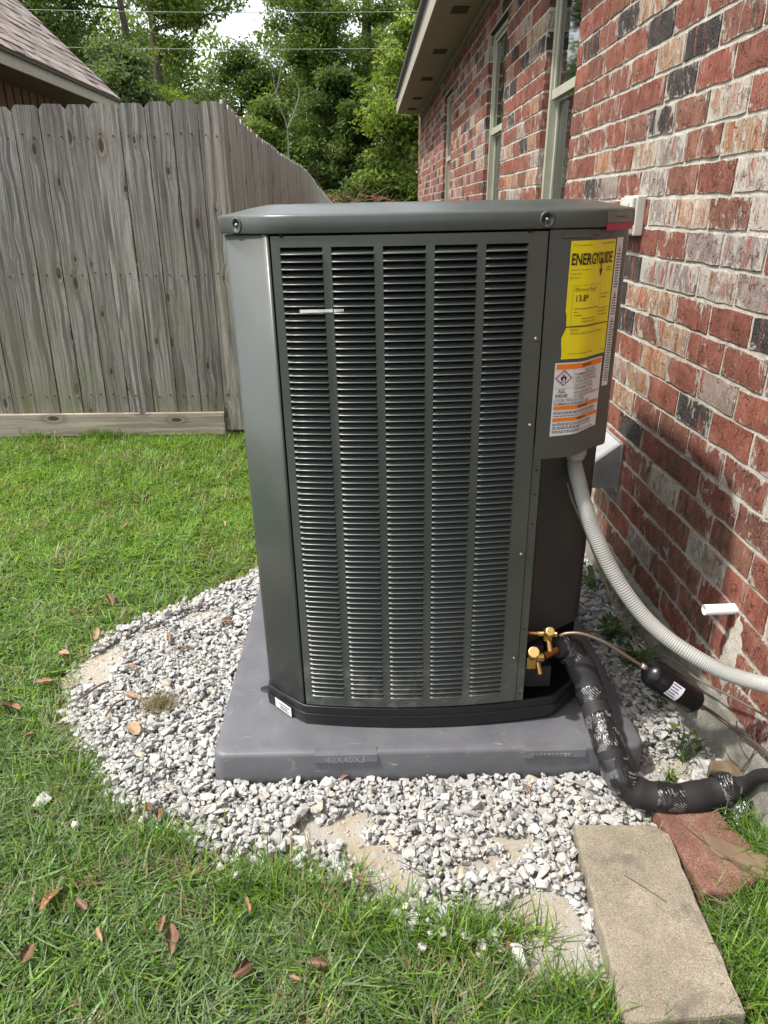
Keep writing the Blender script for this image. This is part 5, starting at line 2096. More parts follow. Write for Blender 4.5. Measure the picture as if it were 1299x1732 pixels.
def tree(name, x, y, h, r, base, n, pal, label, seed, lean=0.0, dens=22, leaf=0.072, gaps=0.0, group='trees behind the fence'):
    rr = random.Random(seed)
    root = empty(name, (x, y, -0.3))
    tag(root, label, 'tree', group)
    trunk_pts = [(0, 0, 0), (lean * 0.2, 0.1, h * 0.25), (lean * 0.5 + rr.uniform(-.2, .2), 0, h * 0.5), (lean * 0.8, 0.1, h * 0.75), (lean, 0, h * 0.97)]
    tp = spline(trunk_pts, 4)
    R0 = 0.020 * h
    v, f = tube_geo(tp, [R0 * (1 - 0.9 * i / (len(tp) - 1)) for i in range(len(tp))], 8)
    m = MB().add(v, f)
    clumps = []
    for i in range(dens):
        t = base + (1 - base) * rr.random() ** 0.9
        k = min(len(tp) - 2, int(t * (len(tp) - 1)))
        p0 = tp[k]
        a = rr.uniform(0, 2 * math.pi)
        shape = math.sin(math.pi * min(1, max(0.05, (t - base) / (1 - base) * 0.85 + 0.12))) ** 0.7
        L = r * shape * rr.uniform(0.45, 1.05)
        up = rr.uniform(0.1, 0.55) * L
        e = p0 + Vector((math.cos(a) * L, math.sin(a) * L, up))
        mid = p0.lerp(e, 0.5) + Vector((0, 0, -0.08 * L))
        v, f = tube_geo([p0, mid, e], [R0 * 0.28 * (1 - t * 0.6), R0 * 0.16, R0 * 0.05], 5, False)
        m.add(v, f)
        for q in range(4):
            c = p0.lerp(e, rr.uniform(0.25, 1.08)) + Vector((rr.uniform(-.3, .3), rr.uniform(-.3, .3), rr.uniform(-.2, .35))) * (r * 0.3)
            clumps.append((tuple(c), r * rr.uniform(0.22, 0.42), rr.uniform(0.5, 1.3), rr.random()))
    m.mk('trunk', BARK, root, True)
    V, F, T = leaf_cloud(clumps, int(n * 2.0), leaf, GREENS[pal], seed)
    o = mk('crown', V, F, FOLIAGE, root, attr=T)
    return root


# x, y, height, radius, crown base fraction, leaves, palette, label
TREES = [
    (-11.6, 27, 13, 3.0, 0.10, 15000, 'dark', 'dark leafy tree rising directly behind the neighbouring shingle roof'),
    (-8.9, 26, 10.5, 2.6, 0.08, 20000, 'mid', 'yellow green tree just right of the neighbouring roof slope'),
    (-9.6, 34, 14.5, 3.0, 0.35, 7000, 'dark', 'tall open dark tree with sky between its branches behind the roof edge'),
    (-6.7, 22, 5.6, 1.7, 0.06, 11000, 'grey', 'low grey green tree over the end of the shingle roof'),
    (-6.35, 24.5, 11.5, 2.5, 0.06, 24000, 'bright', 'bright green tree left of the patch of open sky'),
    (-4.2, 29, 6.9, 2.1, 0.05, 16000, 'dark', 'dark bushy tree below the patch of open sky'),
    (-1.6, 27, 11.5, 2.0, 0.08, 21000, 'mid', 'green tree right of the patch of open sky'),
    (-2.0, 33, 13, 2.0, 0.15, 13000, 'mid', 'tall slender tree above the middle of the woods'),
    (-0.3, 23, 5.2, 1.5, 0.05, 12000, 'dark', 'dark lower tree above the end of the fence run'),
    (0.2, 31, 16, 2.0, 0.40, 9000, 'mid', 'tall tree with bare trunk showing against the sky near the eave'),
    (1.2, 22, 6.3, 1.5, 0.08, 14000, 'bright', 'bright green tree close to the corner of the house eave'),
    (2.9, 25, 11, 2.0, 0.05, 16000, 'mid', 'green tree partly hidden behind the house eave'),
    (-2.6, 22.5, 4.4, 1.4, 0.05, 9000, 'mid', 'small green tree over the middle of the sloping fence top'),
    (4.6, 30, 12, 2.8, 0.1, 7000, 'dark', 'dark tree behind the far corner of the brick house'),
    (-14.5, 26, 12, 3.2, 0.1, 7000, 'dark', 'dark tree hidden behind the neighbouring roof'),
]
for i, (x, y, h, r, b, n, pal, lab) in enumerate(TREES):
    tree('leafy_tree', x, y, h, r, b, n, pal, lab, 50 + i, lean=random.uniform(-0.5, 0.5), dens=44 if n > 10000 else 26)

# the wood behind, one mass
cl_ = []
r_ = random.Random(3)
for i in range(600):
    xx = r_.uniform(-26, 14)
    yy_ = r_.uniform(38, 46)
    gap_l = abs(xx - (-5.7)) < 1.3 or abs(xx + 0.4) < 0.8
    top = 5.4 if gap_l else 9.6 + 1.4 * math.sin(xx * 0.9)
    cl_.append(((xx, yy_, r_.uniform(0.2, top)), r_.uniform(0.9, 1.7), 1.0, r_.random()))
V, F, T = leaf_cloud(cl_, 150000, 0.15, GREENS['mid'], 9)
o = mk('far_woods', V, F, FOLIAGE, attr=T)
tag(o, 'dark mass of woods far behind the nearer trees', 'woods', kind='stuff')
# undergrowth in front of the tree line
cl_ = []
for i in range(260):
    xx = r_.uniform(-20, 8)
    yy_ = r_.uniform(20.5, 25)
    cl_.append(((xx, yy_, r_.uniform(-0.2, 1.6 + 1.3 * (math.sin(xx * 1.7) * 0.5 + 0.5))), r_.uniform(0.5, 0.95), 1.0, r_.random()))
V, F, T = leaf_cloud(cl_, 60000, 0.075, GREENS['mid'], 11)
o = mk('undergrowth', V, F, FOLIAGE, attr=T)
tag(o, 'tangled green undergrowth at the foot of the trees', 'undergrowth', kind='stuff')

# bleached dead sapling and a brush heap
root = empty('dead_sapling', (-2.05, 20.6, 0))
tag(root, 'pale dead forked sapling standing in front of the green trees', 'dead tree')
m = MB()
for pts, r0 in (([(0, 0, 0), (0.05, 0, 2.0), (0.10, 0, 3.2), (-0.15, 0, 4.0), (-0.25, 0, 5.3)], 0.026), ([(0.10, 0, 3.2), (0.35, 0, 3.7), (0.45, 0, 4.1), (0.25, 0, 4.4)], 0.028), ([(-0.15, 0, 4.0), (0.0, 0, 4.5), (0.02, 0, 4.9)], 0.018), ([(-0.2, 0, 4.5), (-0.45, 0, 5.0)], 0.015)):
    sp = spline(pts, 5)
    v, f = tube_geo(sp, [r0 * (1 - 0.75 * i / (len(sp) - 1)) for i in range(len(sp))], 6)
    m.add(v, f)
m.mk('trunk', DEADWOOD, root, True)
m = MB()
for i in range(420):
    a = Vector((r_.uniform(-1.1, 1.1), r_.uniform(-.5, .5), r_.uniform(0.3, 1.35)))
    b = a + Vector((r_.uniform(-.7, .7), r_.uniform(-.4, .4), r_.uniform(-.3, .45)))
    m.cyl(a, b, 0.009, 4, 0.003)
o = m.mk('brush_heap', flat_mat('dead_brush', (0.20, 0.105, 0.065), 0.9), None, loc=(-0.45, 19.6, 0.25))
tag(o, 'heap of reddish brown dead brush beyond the far end of the fence', 'brush heap')

# power lines
for z, lab in ((6.05, 'upper thin power line crossing in front of the trees'), (5.235, 'lower thin power line crossing in front of the trees')):
    pts = [(x_, 22.0, z + 0.0016 * (x_ + 3) ** 2 - 0.01) for x_ in np.linspace(-22, 16, 30)]
    v, f = tube_geo(pts, 0.0075, 5)
    tag(mk('power_line', v, f, flat_mat('pale_cable', (0.24, 0.26, 0.23), 0.5), None, True), lab, 'power line', 'power lines')

# ------------------------------------------------------------------ gravel
STN = []
_ico_v, _ico_f = None, None


def ico():
    t = (1 + 5 ** 0.5) / 2
    v = [(-1, t, 0), (1, t, 0), (-1, -t, 0), (1, -t, 0), (0, -1, t), (0, 1, t), (0, -1, -t), (0, 1, -t), (t, 0, -1), (t, 0, 1), (-t, 0, -1), (-t, 0, 1)]
    f = [(0, 11, 5), (0, 5, 1), (0, 1, 7), (0, 7, 10), (0, 10, 11), (1, 5, 9), (5, 11, 4), (11, 10, 2), (10, 7, 6), (7, 1, 8), (3, 9, 4), (3, 4, 2), (3, 2, 6), (3, 6, 8), (3, 8, 9), (4, 9, 5), (2, 4, 11), (6, 2, 10), (8, 6, 7), (9, 8, 1)]
    v = [Vector(p).normalized() for p in v]
    cache = {}
    nf = []

    def mid(a, b):
        k = (min(a, b), max(a, b))
        if k not in cache:
            cache[k] = len(v)
            v.append(((v[a] + v[b]) / 2).normalized())
        return cache[k]
    for a, b, c in f:
        x, y, z = mid(a, b), mid(b, c), mid(c, a)
        nf += [(a, x, z), (b, y, x), (c, z, y), (x, y, z)]
    return np.array([tuple(p) for p in v]), np.array(nf)


IV, IF = ico()
import bmesh
for k in range(70):
    r = np.random.default_rng(k)
    p = r.normal(size=(13, 3))
    p /= np.linalg.norm(p, axis=1, keepdims=True)
    p *= r.uniform(0.85, 1.12, (13, 1))
    p = p * np.array([r.uniform(1.0, 1.45), r.uniform(0.75, 1.05), r.uniform(0.42, 0.75)])
    bm = bmesh.new()
    for q in p:
        bm.verts.new(q)
    bmesh.ops.convex_hull(bm, input=list(bm.verts))
    for w_ in [w_ for w_ in bm.verts if not w_.link_faces]:
        bm.verts.remove(w_)
    bmesh.ops.triangulate(bm, faces=list(bm.faces))
    bm.verts.index_update()
    STN.append((np.array([tuple(w_.co) for w_ in bm.verts]), np.array([[w_.index for w_ in fc.verts] for fc in bm.faces])))
    bm.free()

CELL = 0.004
GX0, GY0 = -1.1, 0.55
HM = np.full((int(2.1 / CELL), int(2.3 / CELL)), -0.012)
gx = GX0 + (np.arange(HM.shape[0]) + 0.5) * CELL
gy = GY0 + (np.arange(HM.shape[1]) + 0.5) * CELL
GXX, GYY = np.meshgrid(gx, gy, indexing='ij')
HM += ground_h(GXX, GYY)
PAVERS = [[(0.43, 1.098), (0.61, 1.09), (0.637, 1.06), (0.618, 0.695), (0.403, 0.683)], [(0.622, 1.14), (0.78, 1.135), (0.80, 0.95), (0.64, 0.92)]]
stones = []
NTRY = 92000
cand = np.stack([rng.uniform(-1.0, 0.87, NTRY), rng.uniform(0.66, 2.6, NTRY)], 1)
ins = inpoly(cand[:, 0], cand[:, 1], GRAVEL) | (polydist(cand[:, 0], cand[:, 1], GRAVEL) < 0.03 * rng.random(NTRY) ** 2)
sd = sandiness(cand[:, 0], cand[:, 1])
edge = polydist(cand[:, 0], cand[:, 1], GRAVEL)
hn = vnoise(cand[:, 0], cand[:, 1], 0.1, 55)
for i in range(NTRY):
    if not ins[i]:
        continue
    x, y = cand[i]
    if PX0 - 0.004 < x < PX1 + 0.004 and PY0 - 0.004 < y < PY1 + 0.004:
        continue
    if any(inpoly(np.array([x]), np.array([y]), p)[0] for p in PAVERS):
        continue
    s = sd[i]
    if random.random() < (s * 0.93 if s > 0.35 else s * 0.6):
        continue
    if edge[i] < 0.02 and random.random() < 0.5:
        continue
    r = min(0.0160, 0.0040 + 0.0035 * random.gammavariate(1.4, 0.75))
    if y < 1.25 and x > -0.3:
        r *= 1.08
    if x < -0.45:
        r *= 0.95
    if s > 0.4:
        r = random.uniform(0.0022, 0.0050) * (1.7 if random.random() < 0.12 else 1)
    ix, iy = int((x - GX0) / CELL), int((y - GY0) / CELL)
    w = max(1, int(r / CELL))
    sl_ = HM[max(0, ix - w):ix + w + 1, max(0, iy - w):iy + w + 1]
    h = float(np.percentile(sl_, 45))
    if h > 0.013 + 0.008 * hn[i] + (0.018 if x > 0.66 else 0) - r * 0.3:
        continue
    stones.append((x, y, h + r * (0.22 if s < 0.4 else 0.1), r))
    HM[max(0, ix - w):ix + w + 1, max(0, iy - w):iy + w + 1] = np.maximum(sl_, h + r * 0.52)
ns_ = len(stones)
SA_ = np.array(stones)
q = rng.normal(size=(ns_, 4))
q[:, 1:3] *= 0.22
q /= np.linalg.norm(q, axis=1, keepdims=True)
w_, x_, y_, z_ = q.T
RM = np.stack([1 - 2 * (y_ * y_ + z_ * z_), 2 * (x_ * y_ - z_ * w_), 2 * (x_ * z_ + y_ * w_), 2 * (x_ * y_ + z_ * w_), 1 - 2 * (x_ * x_ + z_ * z_), 2 * (y_ * z_ - x_ * w_), 2 * (x_ * z_ - y_ * w_), 2 * (y_ * z_ + x_ * w_), 1 - 2 * (x_ * x_ + y_ * y_)], 1).reshape(-1, 3, 3)
SVL, SFL = [], []
nb_ = 0
pick = rng.integers(0, len(STN), ns_)
for k in range(ns_):
    bv, bf = STN[pick[k]]
    SVL.append((bv @ RM[k].T) * SA_[k, 3] + SA_[k, :3])
    SFL.append(bf + nb_)
    nb_ += len(bv)
o = mk('gravel', np.concatenate(SVL), np.concatenate(SFL), STONE)
tag(o, 'bed of crushed white limestone gravel round the pad', 'gravel', kind='stuff')

# single stones that strayed onto the grass
STRAY = [(-0.763, 1.219, 0.026, 'white stone alone in the lawn left of the gravel'), (0.069, 0.909, 0.028, 'largest loose white stone at the grass edge below the sand'),
         (0.131, 0.874, 0.017, 'small white stone in the grass just right of the largest loose stone'), (0.175, 0.868, 0.020, 'rounded white stone in the grass between two others'),
         (0.222, 0.862, 0.020, 'white stone in grass left of the big brown leaf'), (-0.315, 1.030, 0.012, 'tiny white stone in grass below the left gravel edge'),
         (-0.28, 1.008, 0.011, 'tiniest white chip in the grass under the gravel edge'), (0.090, 0.846, 0.012, 'small chip of white stone deep in the grass'),
         (0.262, 0.822, 0.022, 'white stone beside the tip of the big brown leaf'), (-0.655, 1.150, 0.017, 'white stone in the grass near the gravel left edge')]
for (x, y, r, lab) in STRAY:
    v, f = random.choice(STN)
    o = mk('loose_stone', v * r * 0.9, f, STONE, None, False, (x, y, 0.006))
    o.rotation_euler = (random.uniform(-.3, .3), random.uniform(-.3, .3), random.uniform(0, 6))
    tag(o, lab, 'stone', 'loose stones in the grass')


# ------------------------------------------------------------------ grass
def blades(P, L, W, az, tilt, curl, T, name=None):
    """each blade: 3 segments, 7 verts"""
    n = len(P)
    dx, dy = np.cos(az), np.sin(az)
    H = np.stack([dx, dy, np.zeros(n)], 1)
    S = np.stack([-dy, dx, np.zeros(n)], 1)
    pos = P.copy()
    ang = tilt.copy()
    V = np.empty((n, 7, 3), np.float32)
    ws = [1.0, 0.9, 0.6]
    seg = (L / 3)[:, None]
    for k in range(3):
        wv = (W * ws[k] / 2)[:, None]
        V[:, 2 * k] = pos - S * wv
        V[:, 2 * k + 1] = pos + S * wv
        d = H * np.sin(ang)[:, None] + np.array([0, 0, 1.0]) * np.cos(ang)[:, None]
        pos = pos + d * seg
        pos[:, 2] = np.maximum(pos[:, 2], -0.01)
        ang = ang + curl
    V[:, 6] = pos
    F = np.array([[0, 1, 3], [0, 3, 2], [2, 3, 5], [2, 5, 4], [4, 5, 6]])
    FF = (F[None] + (np.arange(n) * 7)[:, None, None]).reshape(-1, 3)
    return V.reshape(-1, 3), FF, np.repeat(T, 7, axis=0)


gp = []
for (y0, y1, x0, x1, dens) in ((0.35, 1.3, -1.3, 0.86, 42000), (1.3, 2.0, -1.7, -0.35, 34000), (2.0, 3.0, -2.1, 0.0, 24000), (3.0, 4.12, -3.2, -0.1, 17000), (-0.3, 1.3, -2.6, -1.3, 12000), (1.3, 2.0, -2.8, -1.7, 12000), (2.0, 3.0, -3.0, -2.1, 12000), (-0.3, 0.35, -1.3, 0.84, 12000), (2.3, 4.2, -0.1, 0.84, 4000), (4.2, 9.0, -0.7, 0.84, 2500)):
    n = int((y1 - y0) * (x1 - x0) * dens)
    gp.append(np.stack([rng.uniform(x0, x1, n), rng.uniform(y0, y1, n)], 1))
gp = np.concatenate(gp)
x, y = gp.T
# keep what the photo's corner of the lawn shows, plus a margin for a step aside
keep = (x > -0.66 * y - 0.42) | (rng.random(len(x)) < 0.8)
nzz = vnoise(x, y, 0.055, 8)
gi = inpoly(x, y, GRAVEL)
gd = polydist(x, y, GRAVEL)
keep &= ~(gi & (gd > 0.035 * nzz ** 2 * 1.6))
for p in PAVERS:
    keep &= ~inpoly(x, y, [(a, b) for a, b in p])
keep &= ~((x > PX0 - 0.01) & (x < PX1 + 0.01) & (y > PY0) & (y < PY1))
keep &= ~((x > 0.60) & (y > 1.13) & (y < 2.7))
patchn = vnoise(x, y, 0.16, 12) * 0.6 + vnoise(x, y, 0.05, 13) * 0.4
keep &= rng.random(len(x)) < np.clip(0.55 + patchn * 0.9, 0, 1)
# thin, trampled grass close to the gravel edge
keep &= ~((gd < 0.03) & (rng.random(len(x)) < 0.35))
gp = gp[keep]
x, y = gp.T
n = len(x)
P = np.stack([x, y, -0.022 + ground_h(x, y)], 1)
near = y < 1.5
big = vnoise(x, y, 0.3, 21)
med = vnoise(x, y, 0.10, 22)
L = rng.gamma(6, 1, n) / 6 * np.where(near, 0.052, 0.040) * (0.72 + 0.55 * med)
W = rng.uniform(0.0015, 0.0036, n) * np.where(near, 1.1, 1.2)
wide = rng.random(n) < 0.10
W[wide] *= 1.8
flow = vnoise(x, y, 0.13, 31) * 2 * math.pi * 2
az = flow + rng.normal(0, 1.25, n)
tilt = np.clip(rng.normal(0.75, 0.40, n), 0.05, 1.5)
curl = rng.normal(0.22, 0.28, n)
matted = rng.random(n) < (0.18 + 0.25 * (med > 0.5))
tilt[matted] = rng.uniform(1.25, 1.6, matted.sum())
curl[matted] = rng.normal(0.0, 0.15, matted.sum())
P[matted, 2] += rng.uniform(0.008, 0.028, matted.sum())
c_dark = np.array([0.058, 0.118, 0.026])
c_mid = np.array([0.125, 0.245, 0.036])
c_yel = np.array([0.27, 0.44, 0.05])
c_dull = np.array([0.175, 0.240, 0.120])
c_dry = np.array([0.30, 0.25, 0.13])
u = rng.random(n)[:, None]
T = c_dark * (1 - u) + c_mid * u
lush = np.clip((y - 1.5) / 1.3, 0, 1) * (0.55 + 0.45 * big)
k = (rng.random(n) < 0.25 + 0.55 * lush)[:, None]
T = np.where(k, c_mid * (1 - u) + c_yel * u, T)
k = (rng.random(n) < (0.45 * (1 - lush) * (0.4 + big)))[:, None]
T = np.where(k, c_dull * (0.7 + 0.7 * u), T)
dryp = 0.05 + 0.20 * (vnoise(x, y, 0.12, 41) > 0.62) + 0.15 * (gd[keep] < 0.06)
k = (rng.random(n) < dryp)[:, None]
T = np.where(k, c_dry * (0.6 + 0.6 * u), T)
T = T * np.where(near, 1.0, 1.1)[:, None]
V, F, TT = blades(P, L, W, az, tilt, curl, T)
o = mk('grass', V, F, GRASS, attr=TT)
tag(o, 'short green lawn grass with dry clippings', 'grass', kind='stuff')

# tall tufts: at the gravel rim, round the pavers, under the pipe and along the kickboard
tuf = []
for (cx, cy, rx, ry, m_, Lm) in ((0.05, 0.90, 0.20, 0.04, 500, 0.075), (0.35, 0.72, 0.14, 0.05, 700, 0.085), (0.78, 0.90, 0.09, 0.14, 1800, 0.085), (0.72, 0.75, 0.10, 0.12, 1600, 0.085),
                                 (0.82, 1.07, 0.04, 0.08, 600, 0.09), (-0.44, 1.10, 0.10, 0.05, 500, 0.06), (-0.2, 0.98, 0.18, 0.05, 900, 0.065), (-0.72, 1.30, 0.08, 0.10, 500, 0.055),
                                 (-1.60, 4.08, 0.15, 0.03, 350, 0.09), (-2.0, 4.08, 0.10, 0.03, 200, 0.08), (-1.1, 4.09, 0.3, 0.02, 220, 0.05), (0.20, 0.86, 0.12, 0.03, 350, 0.08)):
    xx = rng.normal(cx, rx * 0.5, m_)
    yy_ = rng.normal(cy, ry * 0.5, m_)
    ok = (xx < 0.845) & ~inpoly(xx, yy_, PAVERS[0]) & ~inpoly(xx, yy_, PAVERS[1])
    tuf.append(np.stack([xx[ok], yy_[ok], np.full(ok.sum(), Lm)], 1))
tuf = np.concatenate(tuf)
n = len(tuf)
u = rng.random(n)[:, None]
T = np.where(rng.random(n)[:, None] < 0.7, c_dark * (1 - u) + c_mid * 1.15 * u, c_mid * (1 - u) + c_yel * u)
V, F, TT = blades(np.stack([tuf[:, 0], tuf[:, 1], np.full(n, -0.02)], 1), tuf[:, 2] * rng.uniform(0.5, 1.3, n), rng.uniform(0.002, 0.0045, n), rng.uniform(0, 6.28, n), np.clip(rng.normal(0.5, 0.3, n), 0.02, 1.3), rng.normal(0.3, 0.15, n), T)
o = mk('tall_grass', V, F, GRASS, attr=TT)
tag(o, 'longer untrimmed grass tufts round the pavers and gravel rim', 'grass', kind='stuff')


# weeds at the wall foot and in the gravel
def weed(x, y, z, h, nl, leaf, cols, label, seed, width=0.45, blade=False):
    r = random.Random(seed)
    root = empty('weed', (x, y, z))
    tag(root, label, 'weed', 'weeds growing in the gravel')
    m = MB()
    V, F, T = [], [], []
    for i in range(nl):
        a = r.uniform(0, 2 * math.pi)
        t = r.uniform(0.15, 0.9)
        rr = r.uniform(0.1, 1.0) * h * 0.6
        tip = Vector((math.cos(a) * rr, math.sin(a) * rr, h * t))
        m.cyl((0, 0, -0.015), tip, 0.0011, 4, 0.0007)
        d = Vector((math.cos(a), math.sin(a), r.uniform(-0.3, 0.6))).normalized()
        s = Vector((-math.sin(a), math.cos(a), 0))
        L = leaf * r.uniform(0.6, 1.2)
        w = L * width
        up = d.cross(s).normalized()
        b = len(V)
        pts = [tip, tip + d * L * 0.3 + s * w * 0.5, tip + d * L * 0.7 + s * w * 0.42, tip + d * L, tip + d * L * 0.7 - s * w * 0.42, tip + d * L * 0.3 - s * w * 0.5, tip + d * L * 0.5 - up * w * 0.12]
        V += [tuple(p) for p in pts]
        for q in range(6):
            F.append((b + q, b + (q + 1) % 6, b + 6))
        c = np.array(cols[r.randrange(len(cols))]) * r.uniform(0.8, 1.2)
        T += [c] * 7
    m.mk('stem', flat_mat('weed_stem', (0.08, 0.11, 0.03), 0.6) if 'weed_stem' not in MATS else MATS['weed_stem'], root)
    mk('leaves', V, F, WEED, root, True, attr=np.array(T))


GW = [(0.035, 0.085, 0.018), (0.055, 0.12, 0.025), (0.085, 0.16, 0.03)]
YW = [(0.13, 0.20, 0.03), (0.18, 0.24, 0.04)]
weed(0.800, 2.10, 0.02, 0.10, 26, 0.045, GW, 'broad leaved green weed at the wall foot behind the conduit', 1)
weed(0.842, 1.96, 0.05, 0.09, 8, 0.040, GW, 'small weed clinging to the foundation beside the conduit', 2)
weed(0.765, 1.80, 0.02, 0.08, 60, 0.035, GW, 'dense dark green weed clump by the foundation above the drier', 3, 0.3)
weed(0.785, 1.64, 0.02, 0.075, 60, 0.035, GW + YW, 'long leafy weed clump under the conduit beside the drier', 4, 0.25)
weed(0.800, 1.50, 0.02, 0.06, 34, 0.030, GW, 'low weed tuft behind the black filter drier', 7, 0.25)
weed(0.800, 1.335, 0.02, 0.085, 10, 0.032, YW, 'yellow green seedling by the concrete foot below the copper line', 5, 0.6)
weed(0.765, 1.300, 0.015, 0.06, 26, 0.034, GW, 'thin leaved weed in the gravel right of the pad corner', 6, 0.12)
weed(0.705, 1.235, 0.01, 0.035, 40, 0.010, YW, 'tiny yellow green weed beside the black pipe bend', 8, 0.5)
weed(0.62, 2.36, 0.01, 0.10, 60, 0.040, [(0.12, 0.13, 0.04), (0.08, 0.12, 0.03)], 'yellowing weed clump between the unit and the wall', 9, 0.2)
# dead grass clump lying on the gravel
n = 420
root_xy = rng.normal(0, 0.022, (n, 2))
V, F, TT = blades(np.stack([root_xy[:, 0], root_xy[:, 1], rng.uniform(0, 0.012, n)], 1), rng.uniform(0.015, 0.05, n), rng.uniform(0.0007, 0.0015, n), rng.uniform(0, 6.28, n), rng.uniform(0.5, 1.5, n), rng.normal(0.2, 0.5, n), np.array([0.22, 0.19, 0.09]) * rng.uniform(0.5, 1.4, n)[:, None])
o = mk('dead_grass_clump', V, F, GRASS, None, False, (-0.575, 1.535, 0.015), attr=TT)
tag(o, 'clump of dead brown grass lying on the white gravel', 'dead grass')

# dry vine by the wall foot at the right edge
m = MB()
for pts in ([(0.838, 1.19, 0.06), (0.845, 1.175, 0.12), (0.85, 1.16, 0.19), (0.852, 1.12, 0.25)], [(0.845, 1.175, 0.12), (0.835, 1.21, 0.14), (0.838, 1.24, 0.175)], [(0.848, 1.165, 0.17), (0.842, 1.20, 0.20)], [(0.842, 1.18, 0.09), (0.83, 1.22, 0.085), (0.825, 1.25, 0.10)]):
    sp = spline(pts, 5)
    v, f = tube_geo(sp, 0.0014, 5)
    m.add(v, f)
o = m.mk('dry_vine', flat_mat('vine_brown', (0.09, 0.055, 0.04), 0.8), None, True)
tag(o, 'thin dry brown vine climbing the wall foot at the right edge', 'vine')


# ------------------------------------------------------------------ fallen leaves and twigs
def leaf_mesh(seed):
    r = random.Random(seed)
    v, f = [], []
    nu, nw = 9, 4
    wmax = r.uniform(0.28, 0.52)
    curlu, curlw = r.uniform(-0.9, 0.9), r.uniform(0.5, 1.8)
    ragged = r.random() < 0.65
    for i in range(nu + 1):
        t = i / nu
        w = wmax * (math.sin(math.pi * t ** 0.85) ** 0.8) * (1 + (r.uniform(-0.35, 0.15) if ragged else r.uniform(-0.05, 0.05))) + 0.004
        for j in range(nw + 1):
            s = j / nw * 2 - 1
            y = s * w / 2
            z = curlw * (s * w / 2) ** 2 * 3 + curlu * 0.35 * math.sin(t * 3) * 0.35 + 0.025 * math.sin(t * 14 + s * 3)
            v.append(((t - 0.5), y, z))
    for i in range(nu):
        for j in range(nw):
            a = i * (nw + 1) + j
            f.append((a, a + 1, a + nw + 2, a + nw + 1))
    v = np.array(v)
    v[:, 2] -= v[:, 2].min()
    return v, f


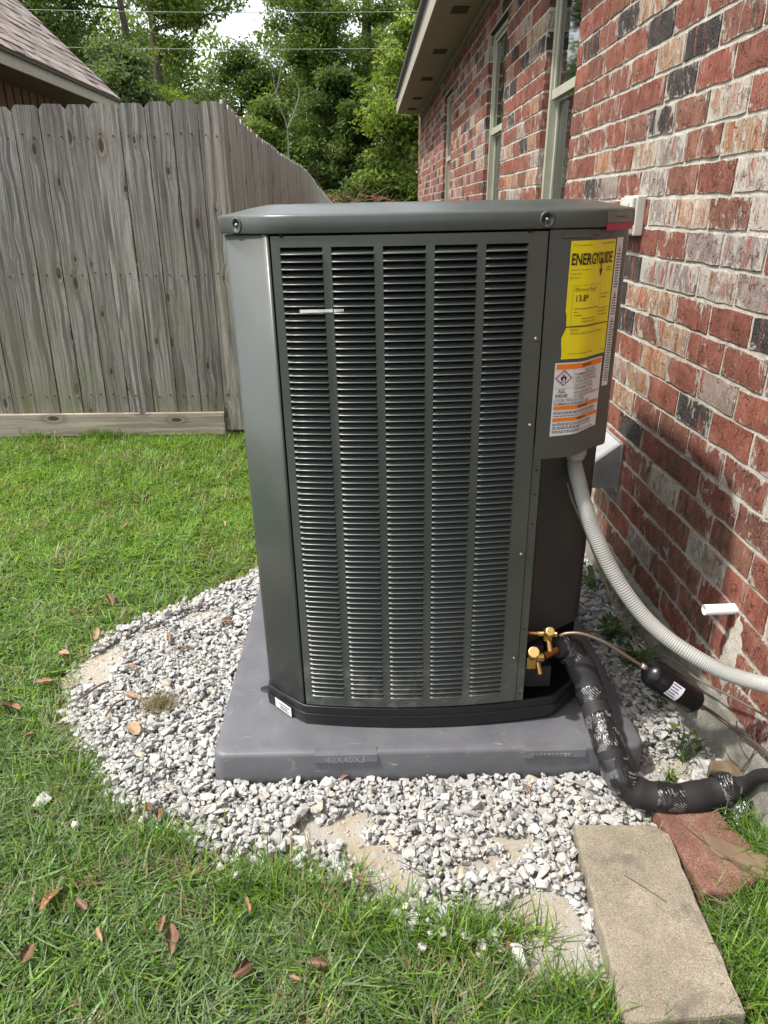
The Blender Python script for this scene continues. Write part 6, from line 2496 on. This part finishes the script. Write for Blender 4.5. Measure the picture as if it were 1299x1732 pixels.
LEAVES = [
    (-1.356, 3.687, .045, 'tan fallen leaf on the far lawn nearest the fence'), (-1.454, 2.952, .060, 'long brown leaf on the left lawn beside a smaller one'),
    (-1.569, 2.97, .036, 'small tan leaf left of the long brown leaf on the far lawn'), (-1.046, 2.737, .052, 'curled tan leaf in the middle of the upper lawn'),
    (-0.62, 2.74, .040, 'small tan leaf on the lawn close to the unit corner'), (-0.70, 3.35, .036, 'small tan leaf on the lawn between the fence post and the unit'),
    (-0.899, 2.109, .062, 'upright folded reddish leaf in grass above the gravel edge'), (-1.007, 2.04, .056, 'flat oval brown leaf on the grass left of the folded one'),
    (-0.873, 1.897, .056, 'brown oval leaf at the grass and gravel edge'), (-0.935, 1.796, .056, 'crumpled tan leaf at the edge of the sandy patch'),
    (-0.939, 1.655, .052, 'pointed orange brown leaf in the grass beside the sandy patch'), (-0.990, 1.542, .050, 'dark half of a leaf pair in the left grass'),
    (-0.964, 1.530, .050, 'pale half of a leaf pair in the left grass'), (-0.653, 1.565, .066, 'large orange brown leaf standing on the gravel beside dead grass'),
    (-0.615, 1.438, .068, 'large red brown leaf flat on the gravel below the dead grass'), (-0.629, 1.856, .052, 'orange brown leaf on the middle of the left gravel'),
    (-0.574, 1.800, .048, 'dark red leaf right of the orange one on the gravel'), (-0.465, 1.945, .045, 'brown leaf on the gravel nearest the pad upper left edge'),
    (-0.700, 1.700, .042, 'pale brown sliver of leaf in the gravel'), (-0.395, 1.816, .034, 'small brown leaf touching the left edge of the pad'),
    (-0.627, 0.955, .064, 'large pinkish brown leaf in the lower left grass'), (-0.567, 0.943, .040, 'broken brown leaf right of the large pinkish leaf'),
    (-0.398, 0.898, .042, 'orange leaf touching a larger torn leaf in the lower grass'), (-0.374, 0.866, .060, 'large torn grey brown leaf in the lower grass'),
    (-0.235, 0.806, .050, 'tan folded leaf at the bottom of the grass'), (-0.244, 0.933, .034, 'small orange leaf in the grass below the gravel'),
    (-0.102, 0.815, .036, 'narrow upright orange leaf in the bottom grass'), (-0.139, 0.79, .026, 'tiny orange leaf fragment near the bottom of the picture'),
    (-0.883, 1.431, .036, 'small tan leaf left of the gravel tip'), (-0.477, 1.163, .044, 'orange brown leaf on the lower left rim of the gravel'),
    (-0.510, 1.178, .044, 'dark brown leaf on the lower left rim of the gravel'), (-0.023, 0.980, .034, 'small orange leaf where the sand meets the grass'),
    (0.041, 0.977, .022, 'tiny red leaf scrap on the sand patch'), (0.250, 0.852, .062, 'big dark brown leaf standing on the sand near the paver'),
    (-0.062, 1.256, .032, 'small orange leaf tucked against the pad front'), (0.362, 1.206, .030, 'dark little leaf upright in the gravel in front of the pad'),
    (-0.628, 0.845, .044, 'tan leaf half buried in the bottom left grass'), (-0.510, 0.880, .036, 'brown leaf scrap in grass between larger leaves'),
    (-0.760, 0.84, .040, 'tan leaf at the bottom left corner of the grass')]
LM = []
for s in range(12):
    v, f = leaf_mesh(s)
    LM.append((v, f))
shared = {}
for i, (x, y, L, lab) in enumerate(LEAVES):
    v, f = LM[i % 12]
    on_gravel = bool(inpoly(np.array([x]), np.array([y]), GRAVEL)[0])
    ix, iy = int((x - GX0) / CELL), int((y - GY0) / CELL)
    if on_gravel and 0 <= ix < HM.shape[0] and 0 <= iy < HM.shape[1]:
        z = float(HM[ix - 3:ix + 4, iy - 3:iy + 4].max()) + 0.001
    else:
        z = 0.012 if y > 1.6 else 0.017
    o = mk('fallen_leaf', v * L, f, DRYLEAF, None, True, (x, y, z))
    o.rotation_euler = (random.uniform(-0.45, 0.45), random.uniform(-0.35, 0.35), random.uniform(0, 6.28))
    tag(o, lab, 'leaf', 'fallen dry leaves')
TW = [([(-0.80, 1.545, 0.03), (-0.76, 1.60, 0.035), (-0.74, 1.625, 0.03)], 0.003, 'dark curved twig at the edge of the left sandy patch'),
      ([(-0.70, 1.48, 0.03), (-0.69, 1.52, 0.035), (-0.675, 1.545, 0.03)], 0.0028, 'dark twig on the gravel left of the dead grass'),
      ([(0.05, 1.03, 0.012), (0.09, 1.0, 0.016), (0.115, 0.985, 0.012)], 0.0011, 'thin brown stem lying on the front sand'),
      ([(0.25, 0.905, 0.012), (0.28, 0.91, 0.02), (0.31, 0.925, 0.02)], 0.0013, 'curved stalk on the sand beside the big dark leaf'),
      ([(0.50, 0.96, 0.0365), (0.53, 0.93, 0.038), (0.56, 0.90, 0.0365)], 0.0008, 'thin dry stem lying on the tan paver'),
      ([(0.67, 1.09, 0.029), (0.70, 1.03, 0.034), (0.74, 0.97, 0.039)], 0.0011, 'thin straw lying across the broken red paver')]
for pts, r, lab in TW:
    sp = spline(pts, 5)
    v, f = tube_geo(sp, r, 6)
    tag(mk('twig', v, f, flat_mat('twig_brown', (0.10, 0.075, 0.05), 0.85) if 'twig_brown' not in MATS else MATS['twig_brown'], None, True), lab, 'twig', 'twigs on the ground')
